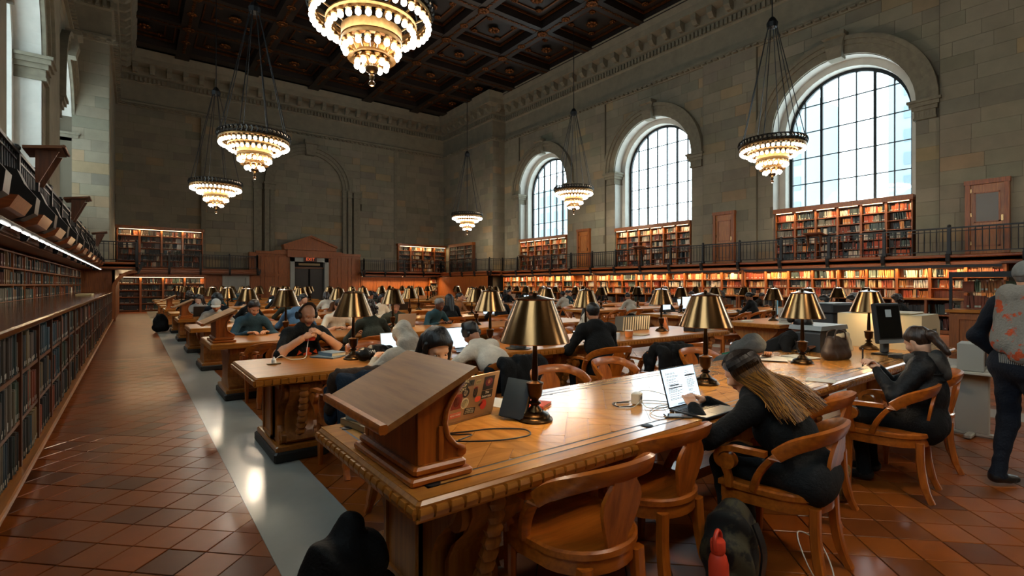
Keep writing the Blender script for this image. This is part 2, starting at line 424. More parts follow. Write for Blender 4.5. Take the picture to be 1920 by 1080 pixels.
regs_l = [(28.05-1.25-8.0, 27.3, GZ, 11.75, 0, [(WIN_Y[3], SPR, RO+.66)]), (17.9, 23.0, GZ, 11.75, .08, [(WIN_Y[2], SPR, RO+.66), (WIN_Y[3], SPR, RO+.66)])]
ashlar(wall_l, regs_l[:1], lambda a, z, o: ((XL+o, a, z), 'x'), 60, lambda a, z: -a)
for p in PIERS+[28.6]:                                               # the pier bodies behind their blocks
    tag(B().box(XR-.10, XR+.05, p-1.27, min(p+1.27, 29.05), GZ, 11.8).build('pier', MORTAR, wall_r), kind='structure')
tag(B().box(XL-.05, XL+.10, 19.4, 21.95, GZ, 11.8).build('pier', STONE, wall_l), kind='structure')
tag(B().box(XL-.05, XL+.10, 10.8, 13.3, GZ, 11.8).build('pier', STONE, wall_l), kind='structure')
# ------------------------------------------------------------------ corner blocks and end wall
XC0, XC1 = -.80, 20.26
we = B()
we.box(XC0-2, XC1+2, YE, YE+.4, -.2, ZC+.5)
wall_e = tag(we.build('wall_end', MORTAR), 'far end stone wall with blind arch over the doorway', 'wall', kind='structure')
cr = tag(B().box(XC1, XR+.4, 29.0, YE, -.2, ZC+.5).build('wall_corner', MORTAR), 'stone corner block at right end of window wall', 'wall', kind='structure')
cl = tag(B().box(XL-.4, XC0, 27.3, YE, -.2, ZC+.5).build('wall_corner', MORTAR), 'stone corner block at left of end wall', 'wall', kind='structure')
ashlar(cr, [(29.0, YE, GZ, 11.75, 0, [])], lambda a, z, o: ((XC1-o, a, z), 'x'), 70, lambda a, z: a)
ashlar(cr, [(XC1, XR, GZ, 11.75, 0, [])], lambda a, z, o: ((a, 29.0-o, z), 'y'), 30)
ashlar(cl, [(XL, XC0, GZ, 11.75, 0, [])], lambda a, z, o: ((a, 27.3-o, z), 'y'), 60)
ashlar(cl, [(27.3, YE, GZ, 11.75, 0, [])], lambda a, z, o: ((XC0+o, a, z), 'x'), 0)
AC, AR, AS = 9.72, 2.25, 8.25                                         # blind arch centre, radius, spring
aa = [(AC, AS, AR+.62)]
ashlar(wall_e, [(XC0, 3.45, GZ, 11.75, 0, []), (3.45, 6.2, 2.6, 11.75, .10, []), (13.25, 16.0, 2.6, 11.75, .10, []), (16.0, XC1, GZ, 11.75, 0, []),
                (6.2, 13.25, AS, 11.75, .10, aa), (AC-AR, AC+AR, 3.6, AS+.1, .004, []), (AC-AR, AC+AR, AS+.1, AS+AR, .004, [])],
       lambda a, z, o: ((a, YE-o, z), 'y'), 300, lambda a, z: depth(a, YE)+abs(z-5)*.3)
t = B()
for r0, r1, d in ((AR, AR+.2, .16), (AR+.2, AR+.42, .24), (AR+.42, AR+.62, .34)):
    A = arc(AC, AS, r0, PI, 0, 32); C = arc(AC, AS, r1, PI, 0, 32)
    t.loft([[(a[0], YE, a[1]), (a[0], YE-d, a[1]), (c[0], YE-d, c[1]), (c[0], YE, c[1])] for a, c in zip(A, C)])
tag(t.build('archivolt', STONE_D, wall_e, smooth=.5), kind='structure')
k = B(); k.loft([[(AC-hw, YE-d, z), (AC+hw, YE-d, z), (AC+hw, YE, z), (AC-hw, YE, z)] for z, hw, d in ((AS+AR-.1, .28, .4), (AS+AR+.6, .38, .5), (AS+AR+.64, .44, .6), (AS+AR+.9, .44, .6))])
tag(k.build('keystone', STONE_D, wall_e), kind='structure')
for sg in (-1, 1):
    for x0, x1, d in ((AR, AR+.28, .2), (AR+.34, AR+.62, .32), (AR+.78, AR+1.25, .22)):
        lo, hi = sorted((AC+sg*x0, AC+sg*x1))
        p = B().box(lo, hi, YE-d, YE, 2.6, AS-.5); p.box(lo-.04, hi+.04, YE-d-.05, YE, AS-.5, AS-.36); p.box(lo-.02, hi+.02, YE-d-.03, YE, AS-.36, AS-.12); p.box(lo-.07, hi+.07, YE-d-.09, YE, AS-.12, AS)
        tag(p.build('pilaster', STONE_D, wall_e), kind='structure')
for x in (3.45, 16.0):
    tag(B().box(x-.12, x+.12, YE-.16, YE, 2.5, 11.75).build('pilaster', STONE_D, wall_e), kind='structure')
tag(B().box(XL-1, XR+1, -14.3, -14, -.2, ZC+.5).build('wall_back', STONE), 'stone wall behind the viewer closing the hall', 'wall', kind='structure')
for X, s in ((XR, 1), (XL, -1)):
    tag(B().box(*sorted((X, X+s*.4)), -14, -6, -.2, ZC+.5).build('wall_side', STONE), 'plain stone wall beside the viewer, '+('right' if s > 0 else 'left')+' of the hall', 'wall', kind='structure')

# ================================================================== ENTABLATURE
PATH = [(XR, -14), (XR, 29.0), (XC1, 29.0), (XC1, YE), (XC0, YE), (XC0, 27.3), (XL, 27.3), (XL, -14)]
def offset_path(P, d):
    out = []
    def nrm(a, b): L_ = math.hypot(b[0]-a[0], b[1]-a[1]); return (-(b[1]-a[1])/L_, (b[0]-a[0])/L_)
    for i, p in enumerate(P):
        ns = []
        if i > 0: ns.append(nrm(P[i-1], p))
        if i < len(P)-1: ns.append(nrm(p, P[i+1]))
        if len(ns) == 2 and abs(ns[0][0]*ns[1][0]+ns[0][1]*ns[1][1]) < .5: out.append((p[0]+d*(ns[0][0]+ns[1][0]), p[1]+d*(ns[0][1]+ns[1][1])))
        else: out.append((p[0]+d*ns[0][0], p[1]+d*ns[0][1]))
    return out
def sweep(b, P, prof):
    offs = {d: offset_path(P, d) for d, z in prof}
    b.loft([[(*offs[d][i], z) for d, z in prof] for i in range(len(P))]); return b
ENT = [(0, 11.72), (.12, 11.72), (.14, 11.84), (.22, 11.9), (.22, 12.0), (.08, 12.06), (.08, 13.1), (.16, 13.16), (.16, 13.5), (.32, 13.56), (.32, 14.0), (.78, 14.1), (.82, 14.4), (.98, 14.8), (0, 14.8)]
ent = tag(sweep(B(), PATH, ENT).build('trim_1', STONE), 'carved stone cornice running round the hall under the ceiling', 'cornice', kind='structure')
dn = B(); md = B()
def along(P, step, off):
    Q = offset_path(P, off)
    for i in range(len(Q)-1):
        a, c = Vector(Q[i]), Vector(Q[i+1]); L_ = (c-a).length; n = int(L_/step)
        for k in range(n): yield a+(c-a)*((k+.5)/n), (c-a).normalized()
VP = [(XR, 0), (XR, 29.0), (XC1, 29.0), (XC1, YE), (XC0, YE), (XC0, 27.3), (XL, 27.3), (XL, 14)]
for p, d in along(VP, .21, .22): dn.box(p.x-.06, p.x+.06, p.y-.06, p.y+.06, 13.2, 13.46)
for p, d in along(VP, .8, .5):
    n = Vector((-d.y, d.x)); q = p
    a = [(q+d*sx*.13+n*sy).to_tuple() for sx, sy in ((-1, -.2), (1, -.2), (1, .22), (-1, .22))]
    md.loft([[(*c, 13.62) for c in [(q+d*sx*.11+n*sy).to_tuple() for sx, sy in ((-1, -.2), (1, -.2), (1, .02), (-1, .02))]], [(*c, 13.8) for c in a], [(*c, 14.08) for c in a]])
tag(dn.build('dentils', STONE_D, ent), kind='stuff'); tag(md.build('modillions', STONE_D, ent), kind='stuff')
beads = B()
for p, d in along(VP, .3, .2): beads.box(p.x-.09, p.x+.09, p.y-.09, p.y+.09, 11.76, 11.83)
tag(beads.build('bead_course', STONE_D, ent), kind='stuff')

# ================================================================== CEILING
cei = tag(B().box(XL-1, XR+1, -14, YE+.4, ZC+.35, ZC+.6).build('ceiling', CEIL), 'dark coffered ceiling with gilded carving', 'ceiling', kind='structure')
gx = np.linspace(XL+.6, XR-.6, 7); gy = [2.2+3.55*i for i in range(-2, 10)]
for x in gx: tag(B().box(x-.35, x+.35, -14, YE, ZC-.12, ZC+.36).build('beam', CEIL_B, cei), kind='structure')
for y in gy: tag(B().box(XL, XR, y-.35, y+.35, ZC-.10, ZC+.36).build('beam', CEIL_B, cei), kind='structure')
ros = B()
for k in range(8):
    a = k*PI/4; ros.sphere((.20*math.cos(a), .20*math.sin(a), -.02), (.13, .13, .07), 6, 4)
ros.sphere((0, 0, -.06), .12, 8, 5); ros_me = ros.mesh('rosette', CEIL_G, True)
fr = B()
for r0, z in ((.90, -.02), (.62, .06)):
    for sx, sy, lx, ly in ((0, 1, 1, .03), (0, -1, 1, .03), (1, 0, .03, 1), (-1, 0, .03, 1)):
        cx, cy = sx*r0*1.5, sy*r0*1.45; hx, hy = (r0*1.5 if lx == 1 else .035), (r0*1.45 if ly == 1 else .035)
        fr.box(cx-hx, cx+hx, cy-hy, cy+hy, z-.05, z+.05)
fr_me = fr.mesh('coffer_moulding', CEIL_G)
scr = B()
for k in range(14):
    a = k/14*3.2-1.5; scr.tube([(a+.10*math.cos(t), .06*math.sin(2*t+k), 0) for t in np.linspace(0, 2*PI, 8, endpoint=False)], .018, 4, loop=True)
scr_me = scr.mesh('scroll_ornament', CEIL_G)
for i in range(len(gx)-1):
    for j in range(2, len(gy)-1):
        cx, cy = (gx[i]+gx[i+1])/2, (gy[j]+gy[j+1])/2
        link('rosette', ros_me, cei, (cx, cy, ZC+.22)); link('coffer_moulding', fr_me, cei, (cx, cy, ZC+.28))
        for dx, dy in ((.75, .75), (-.75, .75), (.75, -.75), (-.75, -.75)):
            link('rosette', ros_me, cei, (cx+dx, cy+dy, ZC+.27), None, (.55, .55, .6))
        link('rosette', ros_me, cei, (gx[i], cy, ZC-.13), None, (.7, .7, .6)); link('rosette', ros_me, cei, (gx[i], gy[j], ZC-.16), None, (.9, .9, .6))
        link('scroll_ornament', scr_me, cei, (cx, gy[j], ZC-.115)); link('scroll_ornament', scr_me, cei, (gx[i], cy, ZC-.135), PI/2)

# ================================================================== WINDOWS
def window(n, X, s, w, label, panes=True):
    t = B(); Xg = X+s*1.0
    ys = [w-RI+2*RI*i/7 for i in range(8)]; zs = [SILL+.06, 5.72, 6.78, 7.84, 8.9]
    root = thing(f'window_{n}', label, 'window', (Xg, w, SILL), kind='structure')
    f = B(); A = [(-RI, 0)]+[(p[0], p[1]-SILL) for p in arc(0, SPR, RI, PI, 0, 28)]+[(RI, 0)]
    C = [(-RI+.12, .1)]+[(p[0], p[1]-SILL) for p in arc(0, SPR, RI-.12, PI, 0, 28)]+[(RI-.12, .1)]
    f.loft([[(-.06, *a), (.06, *a), (.06, *c), (-.06, *c)] for a, c in zip(A, C)]); f.box(-.06, .06, -RI, RI, 0, .1)
    f.build('window_frame', IRON, root)
    top = lambda y: SPR-SILL+math.sqrt(max(0, (RI-.08)**2-y*y))
    for i in range(1, 7):
        y = ys[i]-w; hw = .045 if i in (2, 5) else .02
        B().box(-.05, .05, y-hw, y+hw, .05, top(y)).build('mullion', IRON, root)
    for z in zs[1:]:
        zz = z-SILL; hw = RI-.08 if z < SPR else math.sqrt(max(.01, (RI-.08)**2-(z-SPR)**2))
        B().box(-.03, .03, -hw, hw, zz-.018, zz+.018).build('glazing_bar', IRON, root)
    if panes:
        zz = [z-SILL for z in zs]+[SPR+RI-SILL]
        for i in range(7):
            for k in range(len(zz)-1):
                y0, y1 = ys[i]-w+.02, ys[i+1]-w-.02; poly = [(y0, zz[k]+.018), (y1, zz[k]+.018), (y1, zz[k+1]-.018), (y0, zz[k+1]-.018)]
                for a in np.linspace(.05, PI-.05, 20): poly = clip(poly, math.cos(a), math.sin(a), RI-.1+math.sin(a)*(SPR-SILL)) if poly else poly
                if len(poly) < 3 or area(poly) < .01: continue
                B().prism(poly, 'x', -.004, .004).build('pane', GLASS, root)
    else:
        B().prism([(-RI, .05)]+[(p[0], p[1]-SILL) for p in arc(0, SPR, RI-.05, PI, 0, 20)]+[(RI, .05)], 'x', -.004, .004).build('pane', GLASS, root)
for n, (w, nm) in enumerate(((7.73, 'nearest and largest of the three arched windows on the right'), (16.36, 'middle one of the three arched windows on the right'), (24.99, 'farthest of the three arched windows on the right'))):
    window(n+1, XR, 1, w, 'tall '+nm)
window(4, XL, -1, 24.99, 'arched window on left wall, only its bright jamb showing', False)
window(5, XL, -1, 16.36, 'arched window at upper left edge above the gallery', False)
window(6, XL, -1, 7.73, 'arched window of the left wall out of view', False)
window(7, XR, 1, -.9, 'arched window of the right wall out of view', False)
window(8, XL, -1, -.9, 'arched window of the left wall beside the viewer', False)
# pale city towers outside
TOWER = mat('tower_stone', '#7b878c', .9); TWIN = mat('tower_glass', '#606d75', .5)
def tower(x, y, wx, wy_, h, label, wins):
    r = tag(B().box(-wx/2, wx/2, -wy_/2, wy_/2, -20, h).build('office_tower', TOWER, None, (x, y, 0)), label, 'building')
    m = B().box(-.1, .1, -.7, .7, 0, 2.2).mesh('window', TWIN)
    ny = int(wy_/2.6); nz = int((h-2)/4.2)
    for i in range(ny):
        for k in range(nz):
            if len(r.children) >= wins: break
            link('window', m, r, (-wx/2-.03, -wy_/2+1.3+i*2.6, h-4-k*4.2))
tower(96, 44, 14, 14, 34, 'pale stone tower with window grid outside nearest window', 40)
tower(120, 22, 16, 20, 40, 'pale banded tower outside right half of nearest window', 60)
tower(92, 96, 14, 12, 26, 'pale tower outside the middle window', 30)
tower(80, 128, 12, 12, 22, 'pale block outside the far window', 30)
# ================================================================== GALLERY
GP_R = [(20.5, -6), (20.5, 28.2), (19.4, 28.2), (19.4, 35.0), (13.16, 35.0), (13.16, 36.0)]
GP_L = [(6.35, 36.0), (6.35, 35.0), (.2, 35.0), (.2, 26.5), (-1.2, 26.5), (-1.2, -6)]
FASC = [(-.9, 2.47), (0, 2.47), (.06, 2.44), (.06, 2.40), (.0, 2.37), (.0, 2.27), (.03, 2.24), (.03, 2.21), (-.06, 2.2), (-.12, 2.15), (-.9, 2.15)]
GALW = wood('gallery_oak', '#8f4c20', '#6a3413', 'x', .4, .25)
bal = B().tube([(0, 0, .1), (0, 0, .45), (0, 0, .82)], [.011, .017, .011], 5); BAL_ME = bal.mesh('baluster', IRON)
post = B().box(-.045, .045, -.045, .045, -.02, .86); post.sphere((0, 0, .9), .055, 8, 5); post.box(-.06, .06, -.06, .06, .0, .12); POST_ME = post.mesh('post', IRON)
brk = B().prism([(-.04, -.36), (.02, -.36), (.10, -.2), (.13, .02), (-.04, .02)], 'y', -.05, .05); BRK_ME = brk.mesh('bracket', IRON)
def gallery(P, label, rlabel, s, nb):
    g = thing('gallery_walkway', label, 'gallery', (0, 0, 0), kind='structure')
    b = B()
    prof = FASC
    sweep(b, P, prof); tag(b.build('fascia', GALW, g), kind='structure')
    # rail
    r = thing('gallery_railing', rlabel, 'railing', (0, 0, GZ))
    Q = offset_path(P, -.06)
    for z, w, h in ((.84, .04, .022), (.74, .02, .012), (.10, .025, .015)):
        t = B(); sweep(t, P, [(-.06-w, z-h), (-.06+w, z-h), (-.06+w, z+h), (-.06-w, z+h)])
        t.build('rail', IRON, r)
    spots = []
    for i in range(len(Q)-1):
        a, c = Vector(Q[i]), Vector(Q[i+1]); L_ = (c-a).length; n = max(1, round(L_/1.73)); d = (c-a).normalized(); nn = Vector((-d.y, d.x))
        for k in range(n+1):
            p = a+(c-a)*(k/n)
            if p.y < 1.2: continue
            link('post', POST_ME, r, (p.x, p.y, 0))
            q = p+nn*.09
            link('bracket', BRK_ME, r, (q.x, q.y, 0), math.atan2(nn.y, nn.x))
            if k < n:
                m = int(L_/n/.145)
                for j in range(1, m): e = p+(c-a)/n*(j/m); spots.append((depth(e.x, e.y), e.x, e.y))
    spots.sort(); bb = B()
    for i, (d, x, y) in enumerate(spots):
        if y < 2.5 and x > 5: continue
        if i < nb: link('baluster', BAL_ME, r, (x, y, 0))
        else: bb.box(x-.012, x+.012, y-.012, y+.012, .1, .84)
    if bb.f: tag(bb.build('balusters', IRON, r), kind='stuff')
    return g, r
gal_r, rail_r = gallery(GP_R, 'oak fronted gallery walkway along the window wall', 'black iron railing of gallery under the arched windows', 1, 230)
gal_l, rail_l = gallery(GP_L, 'oak fronted gallery walkway along the left wall', 'black iron railing of gallery at left', -1, 90)
for y0, y1, x0, x1 in ((-6, 28.3, 20.5, XR+.1), (28.2, 36, 19.45, 20.3)):
    tag(B().box(x0, x1, y0, y1, 2.16, 2.46).build('walkway_slab', DARKWOOD, gal_r), kind='structure')
tag(B().box(13.2, 19.5, 35.0, 36, 2.16, 2.46).build('walkway_slab', DARKWOOD, gal_r), kind='structure')
for y0, y1, x0, x1 in ((-6, 26.6, XL, -1.25), (26.5, 36, XL, .15), (35.05, 36, .1, 6.3)):
    tag(B().box(x0, x1, y0, y1, 2.16, 2.46).build('walkway_slab', DARKWOOD, gal_l), kind='structure')
# oak blocks below the left gallery edge, iron consoles between them
wb = B().prism([(-.02, .12), (.30, .12), (.24, .0), (.10, -.06), (-.02, -.06)], 'y', -.42, .42); WB_ME = wb.mesh('oak_block', GALW)
cs = B().prism([(0, .5), (.14, .46), (.20, .30), (.30, .16), (.28, -.02), (.16, -.1), (0, -.1)], 'y', -.14, .14); CS_ME = cs.mesh('iron_console', IRON)
for k in range(13):
    y = 3.6+k*1.73
    link('oak_block', WB_ME, gal_l, (-1.17, y, 2.26)); link('iron_console', CS_ME, rail_l, (-1.17, y+.865, -.12))
# book rests leaning out from the railing
def book_rest(loc, rz, label):
    t = thing('book_rest', label, 'shelf', loc, rz, 'oak book rests on the gallery railings')
    B().loft([[(x, y, z) for x, y in ((-.3, -.05), (.3, -.05), (.3, .36), (-.3, .36))] if False else [(-.32, -.06, z), (.32, -.06, z), (.32, .34, z+.06), (-.32, .34, z+.06)] for z in (.88, .92)]).build('board', DARKWOOD, t)
    B().tube([(-.32, .36, .97), (.32, .36, .97)], .022, 6).build('lip', DARKWOOD, t)
    for x in (-.22, .22): B().prism([(0.06, .45), (.10, .45), (.30, .90), (.06, .90)], 'x', x-.02, x+.02).build('bracket', DARKWOOD_Z, t)
for y, w in ((9.6, 'nearest one, upper left'), (14.6, 'middle one at left'), (23.6, 'far one at left')): book_rest((-1.12, y, GZ), -PI/2, 'oak book rest jutting from left gallery railing, '+w)
for y, w in ((8.1, 'below the nearest window'), (16.2, 'below the middle window'), (25.6, 'below the far window')): book_rest((20.45, y, GZ), PI/2, 'oak book rest on right gallery railing '+w)
# light strips under the left gallery
st = B().box(-.014, .014, -.22, .22, -.005, .005); ST_ME = st.mesh('light_strip', STRIP)
sl = thing('strip_light', 'row of white light strips under left gallery edge', 'light', (-1.02, 0, 2.13))
B().box(-.05, .05, 2.8, 26, .010, .03).build('channel', IRON, sl)
for k in range(36): link('light_strip', ST_ME, sl, (0, 3.2+k*.64, 0))
# ------------------------------------------------------------------ gallery doors
def gdoor(n, y, label, glazed):
    w, h = .5, 2.22
    d = thing(f'door_{n}', label, 'door', (XR-.17, y, GZ), kind='structure')
    f = B()
    for sg in (-1, 1): f.box(-.1, .06, sg*(w-.05)-.06, sg*(w-.05)+.06, 0, h)
    f.box(-.12, .06, -w-.03, w+.03, h-.02, h+.12); f.build('door_frame', PANEL, d)
    lf = B(); lf.box(-.03, .04, -w+.1, w-.1, 0, h-.02); leaf = lf.build('door_leaf', OAK_Z, d)
    for z0, z1 in ((.25, .85), (1.0, 1.95)):
        m = B()
        for a, b_ in (((-w+.2, -w+.24)), ((w-.24, w-.2))): m.box(-.05, -.02, a, b_, z0, z1)
        m.box(-.05, -.02, -w+.2, w-.2, z0, z0+.04); m.box(-.05, -.02, -w+.2, w-.2, z1-.04, z1); m.build('panel_moulding', PANEL, leaf)
    if glazed: B().box(-.035, -.028, -w+.24, w-.24, 1.04, 1.91).build('frosted_pane', mat('frosted_pane', '#54401f', .3), leaf)
    B().box(-.06, -.03, -w+.13, -w+.18, 1.02, 1.2).build('lock_plate', BRASS, leaf)
    for z in (.3, 1.2, 1.95): B().box(-.06, -.03, w-.14, w-.1, z, z+.12).build('hinge', BRASS, leaf)
gdoor(1, 3.5, 'oak gallery door with frosted glass at upper right', True)
gdoor(2, 12.2, 'oak gallery door between nearest and middle windows', False)
gdoor(3, 21.0, 'oak gallery door between middle and far windows', False)

# ================================================================== BOOKS AND BOOKCASES
PAL_MIX = ['#2c3b38', '#21302f', '#7d7466', '#a0562c', '#8a3b20', '#c9b48a', '#3a4d58', '#1c2226', '#5b3020', '#b9afa0', '#4b5a3c', '#6e2f22', '#d2c7b4', '#30302c', '#96806a', '#b5652e']
PAL_WARM = ['#c7a36a', '#d8c9a4', '#b4622c', '#8a3b20', '#2f3d3a', '#c98a45', '#e1d6bd', '#5d6a5c', '#7a4a26', '#20282a', '#b8ab90', '#a8512b', '#d9b57c']
PAL_DARK = ['#1a2427', '#20302f', '#262c2c', '#3a322a', '#1a1d20', '#46372a', '#2a3f4a', '#6b6758', '#141819', '#57291c', '#2d3b2f']
def books(b, a0, a1, z, hmax, place, pal, dens=.985, tmin=.018, tmax=.05, depth_=.2, rec=None):
    """fill a shelf from a0 to a1; place(a,d,z)->xyz with d the depth behind the spine"""
    a = a0; runc = None; run = 0
    while a < a1-.02:
        if random.random() > dens: a += random.uniform(.03, .14); continue
        if run <= 0: run = random.choice((1, 1, 2, 3, 5, 8)); runc = random.choice(pal); runh = random.uniform(.74, .98)*hmax; runt = random.uniform(tmin, tmax)
        run -= 1
        t = runt*random.uniform(.85, 1.15); h = runh*random.uniform(.96, 1.02)
        if a+t > a1: break
        c = vary(lin(runc), .18, .05); ins = random.uniform(0, .03); ln = random.choice((0, 0, 0, 0, 0, .02, .03, -.02))*(h/.3)
        if rec is not None: rec.append((a, t, z, h, ins, c, ln*.5))
        else:
            v = [place(a+.001, ins, z), place(a+t-.001, ins, z), place(a+t-.001, depth_, z), place(a+.001, depth_, z)]
            u = [place(a+.001+ln, ins, z+h), place(a+t-.001+ln, ins, z+h), place(a+t-.001+ln, depth_, z+h), place(a+.001+ln, depth_, z+h)]
            b.col = c; b.loft([v, u])
            if random.random() < .55:
                b.col = lin('#b9b4a4'); zz = z+.03
                b.add([place(a+.003, ins-.002, zz), place(a+t-.003, ins-.002, zz), place(a+t-.003, ins-.002, zz+.035), place(a+.003, ins-.002, zz+.035)], [(0, 1, 2, 3)])
        a += t+max(0, ln)
def lamp_area(parent, loc, rot, sx, sy, e, col=WARM):
    l = bpy.data.lights.new('shelf_glow', 'AREA'); l.shape = 'RECTANGLE'; l.size = sx; l.size_y = sy; l.energy = e; l.color = col
    return link('shelf_glow', l, parent, loc, rot)
# --- right wall: lower bookcases with a deeper base, in lengths between the doors
def right_case(y0, y1, n, label, blabel):
    t = thing('wall_bookcase', label, 'bookcase', (20.4, y0, 0)); L_ = y1-y0
    B().box(.42, .46, 0, L_, 0, 2.14).build('back_panel', PANEL, t)
    for k in range(n+1):
        y = L_*k/n; B().box(.12, .43, y-.035, y+.035, 1.08, 2.14).build('upright', PANEL, t)
        B().box(-.32, .43, y-.03, y+.03, 0, 1.05).build('base_upright', PANEL, t)
    for z in (1.42, 1.76): B().box(.14, .43, 0, L_, z-.03, z).build('shelf', PANEL, t)
    B().box(-.36, .43, -.03, L_+.03, 1.04, 1.09).build('counter', OAK_Y, t)
    for z in (.1, .58): B().box(-.30, .43, 0, L_, z-.04, z).build('base_shelf', PANEL, t)
    B().box(-.32, -.30, 0, L_, 0, .07).build('plinth', PANEL, t)
    b = B(); w = L_/n
    for k in range(n):
        for z in (1.095, 1.425, 1.765):
            if random.random() < .05: continue
            books(b, k*w+.045, (k+1)*w-.05-random.choice((0, 0, 0, .1)), z, .29, lambda a, d, zz: (20.4+.17+d, y0+a, zz), PAL_WARM)
        for z in (.105, .585): books(b, k*w+.045, (k+1)*w-.05, z, .38, lambda a, d, zz: (20.4-.25+d, y0+a, zz), PAL_DARK)
    tag(b.build('shelved_books', BOOK_A), blabel, 'books', kind='stuff')
    lt = thing('shelf_light', 'warm strip light under gallery above '+blabel.split(' in ')[-1], 'light', (20.44, y0, 2.115))
    B().box(-.03, .03, .1, L_-.1, 0, .03).build('lamp_strip', SHELF_GLOW, lt); B().box(-.06, -.045, .05, L_-.05, -.055, .03).build('added_valance', IRON, lt)  # board in front is added to hide the bright strip from view
    lamp_area(lt, (0, L_/2, -.012), (0, math.radians(24), 0), .05, L_-.3, 14*L_)
right_case(3.0, 10.9, 9, 'oak wall bookcase below nearest arched window', 'warm coloured books in the bookcase below nearest window')
right_case(11.0, 19.4, 9, 'oak wall bookcase below middle arched window', 'warm coloured books in the bookcase below middle window')
right_case(19.5, 28.1, 10, 'oak wall bookcase below far arched window', 'warm coloured books in the bookcase below far window')
# --- upper cases in the window niches
def upper_case(y0, y1, n, label, blabel, pal):
    t = thing('gallery_bookcase', label, 'bookcase', (XR-.02, y0, GZ)); L_ = y1-y0; H = SILL-GZ
    B().box(.36, .40, 0, L_, 0, H).build('back_panel', DARKWOOD_Z, t)
    B().box(-.10, .44, -.04, L_+.04, H-.16, H+.02).build('cornice', PANEL, t)
    for k in range(n+1): y = L_*k/n; B().box(.02, .38, max(0, y-.035), min(L_, y+.035), 0, H-.16).build('upright', PANEL, t)
    zs = [0.06+i*.318 for i in range(6)]
    for z in zs: B().box(.04, .38, 0, L_, z-.025, z).build('shelf', PANEL, t)
    b = B(); w = L_/n
    for k in range(n):
        for z in zs: books(b, k*w+.045, (k+1)*w-.045-random.choice((0, 0, 0, .12)), GZ+z+.004, .275, lambda a, d, zz: (XR+.05+d, y0+a, zz), pal)
    tag(b.build('shelved_books', BOOK_A), blabel, 'books', kind='stuff')
    lt = thing('shelf_light', 'warm strip light along top of '+label.split('bookcase ')[-1]+' bookcase', 'light', (XR-.07, y0, SILL-.19))
    for k in range(n): B().box(-.015, .015, k*w+.08, (k+1)*w-.08, 0, .02).build('lamp_strip', SHELF_GLOW, lt)
    lamp_area(lt, (0, L_/2, -.015), (0, math.radians(22), 0), .04, L_-.2, 7.*L_)
PAL3 = ['#c25a2a', '#b84a22', '#2b3a3a', '#20292b', '#cfc4ac', '#4c5b55', '#8a3a20', '#d08a4a', '#33444e', '#7a7362', '#1b2022', '#a39a88']
upper_case(5.42, 10.04, 6, 'gallery bookcase under nearest arched window', 'orange and dark books in gallery case under nearest window', PAL3)
upper_case(14.05, 18.67, 6, 'gallery bookcase under middle arched window', 'dark books in gallery case under middle window', PAL_MIX)
upper_case(22.68, 27.3, 6, 'gallery bookcase under far arched window', 'dark books in gallery case under far window', PAL_MIX)
# --- end wall cases (facing the viewer)
def end_case(x0, x1, z0, z1, yf, n, rows, label, blabel, pal, light, dens=.95, lit=True):
    t = thing('end_bookcase', label, 'bookcase', (x0, yf, z0)); L_ = x1-x0; H = z1-z0
    B().box(0, L_, .34, .38, 0, H).build('back_panel', DARKWOOD_Z, t)
    B().box(-.08, L_+.08, -.1, .38, H-.18, H).build('cornice', PANEL, t)
    for k in range(n+1): x = L_*k/n; B().box(max(0, x-.05), min(L_, x+.05), 0, .36, 0, H-.18).build('upright', PANEL, t)
    zs = [.08+(H-.26)*i/rows for i in range(rows)]
    for z in zs: B().box(0, L_, .02, .36, z-.03, z).build('shelf', PANEL, t)
    b = B(); w = L_/n
    for k in range(n):
        for z in zs: books(b, k*w+.06, (k+1)*w-.06-random.choice((0, 0, .2)), z0+z+.005, (H-.26)/rows*.86, lambda a, d, zz: (x0+a, yf+.05+d, zz), pal if not callable(pal) else pal(k), dens, .025, .06)
    tag(b.build('shelved_books', BOOK_A), blabel, 'books', kind='stuff')
    if lit:
        lt = thing('shelf_light', 'warm strip light on '+label, 'light', (x0, yf-.04, z1-.2))
        B().box(.1, L_-.1, -.015, .015, 0, .02).build('lamp_strip', SHELF_GLOW, lt)
        lamp_area(lt, (L_/2, 0, -.01), (math.radians(-22), 0, 0), L_-.2, .04, light)
end_case(-.72, 3.4, GZ, 4.87, 35.55, 4, 6, 'oak gallery bookcase at left of end wall', 'dark books in gallery case at left of end wall', PAL_DARK+['#cfc4ac', '#a0562c'], 34)
end_case(16.1, 20.2, GZ, 4.66, 35.55, 4, 6, 'gallery bookcase at right of end wall', 'pale books in gallery case at right of end wall', lambda k: PAL_WARM if k in (1, 2) else PAL_DARK, 34)
end_case(-.7, 3.5, 0, 2.14, 35.3, 4, 5, 'oak floor bookcase at left of end wall', 'black and green books in floor case at left of end wall', lambda k: ['#14181a', '#1c2022', '#20262a'] if k == 0 else PAL_DARK+['#b4622c', '#3d5a58'], 26)
cc = thing('corner_bookcase', 'dark bookcase on gallery in right corner of hall', 'bookcase', (XC1-.03, 31.2, GZ))
B().box(-.32, 0, 0, 3.4, 2.0, 2.2).build('cornice', PANEL, cc); B().box(-.02, 0, 0, 3.4, 0, 2.0).build('back_panel', DARKWOOD_Z, cc)
for k in range(4): B().box(-.28, 0, k*1.11, k*1.11+.07, 0, 2.0).build('upright', DARKWOOD_Z, cc)
for k in range(6): B().box(-.28, 0, 0, 3.4, .05+k*.33, .08+k*.33).build('shelf', DARKWOOD_Z, cc)
b = B()
for k in range(3):
    for j in range(6): books(b, k*1.11+.09, k*1.11+1.08, GZ+.085+j*.33, .28, lambda a, d, zz: (XC1-.28+d, 31.2+a, zz), PAL_DARK)
tag(b.build('shelved_books', BOOK_A), 'dark books in corner bookcase on the gallery', 'books', kind='stuff')

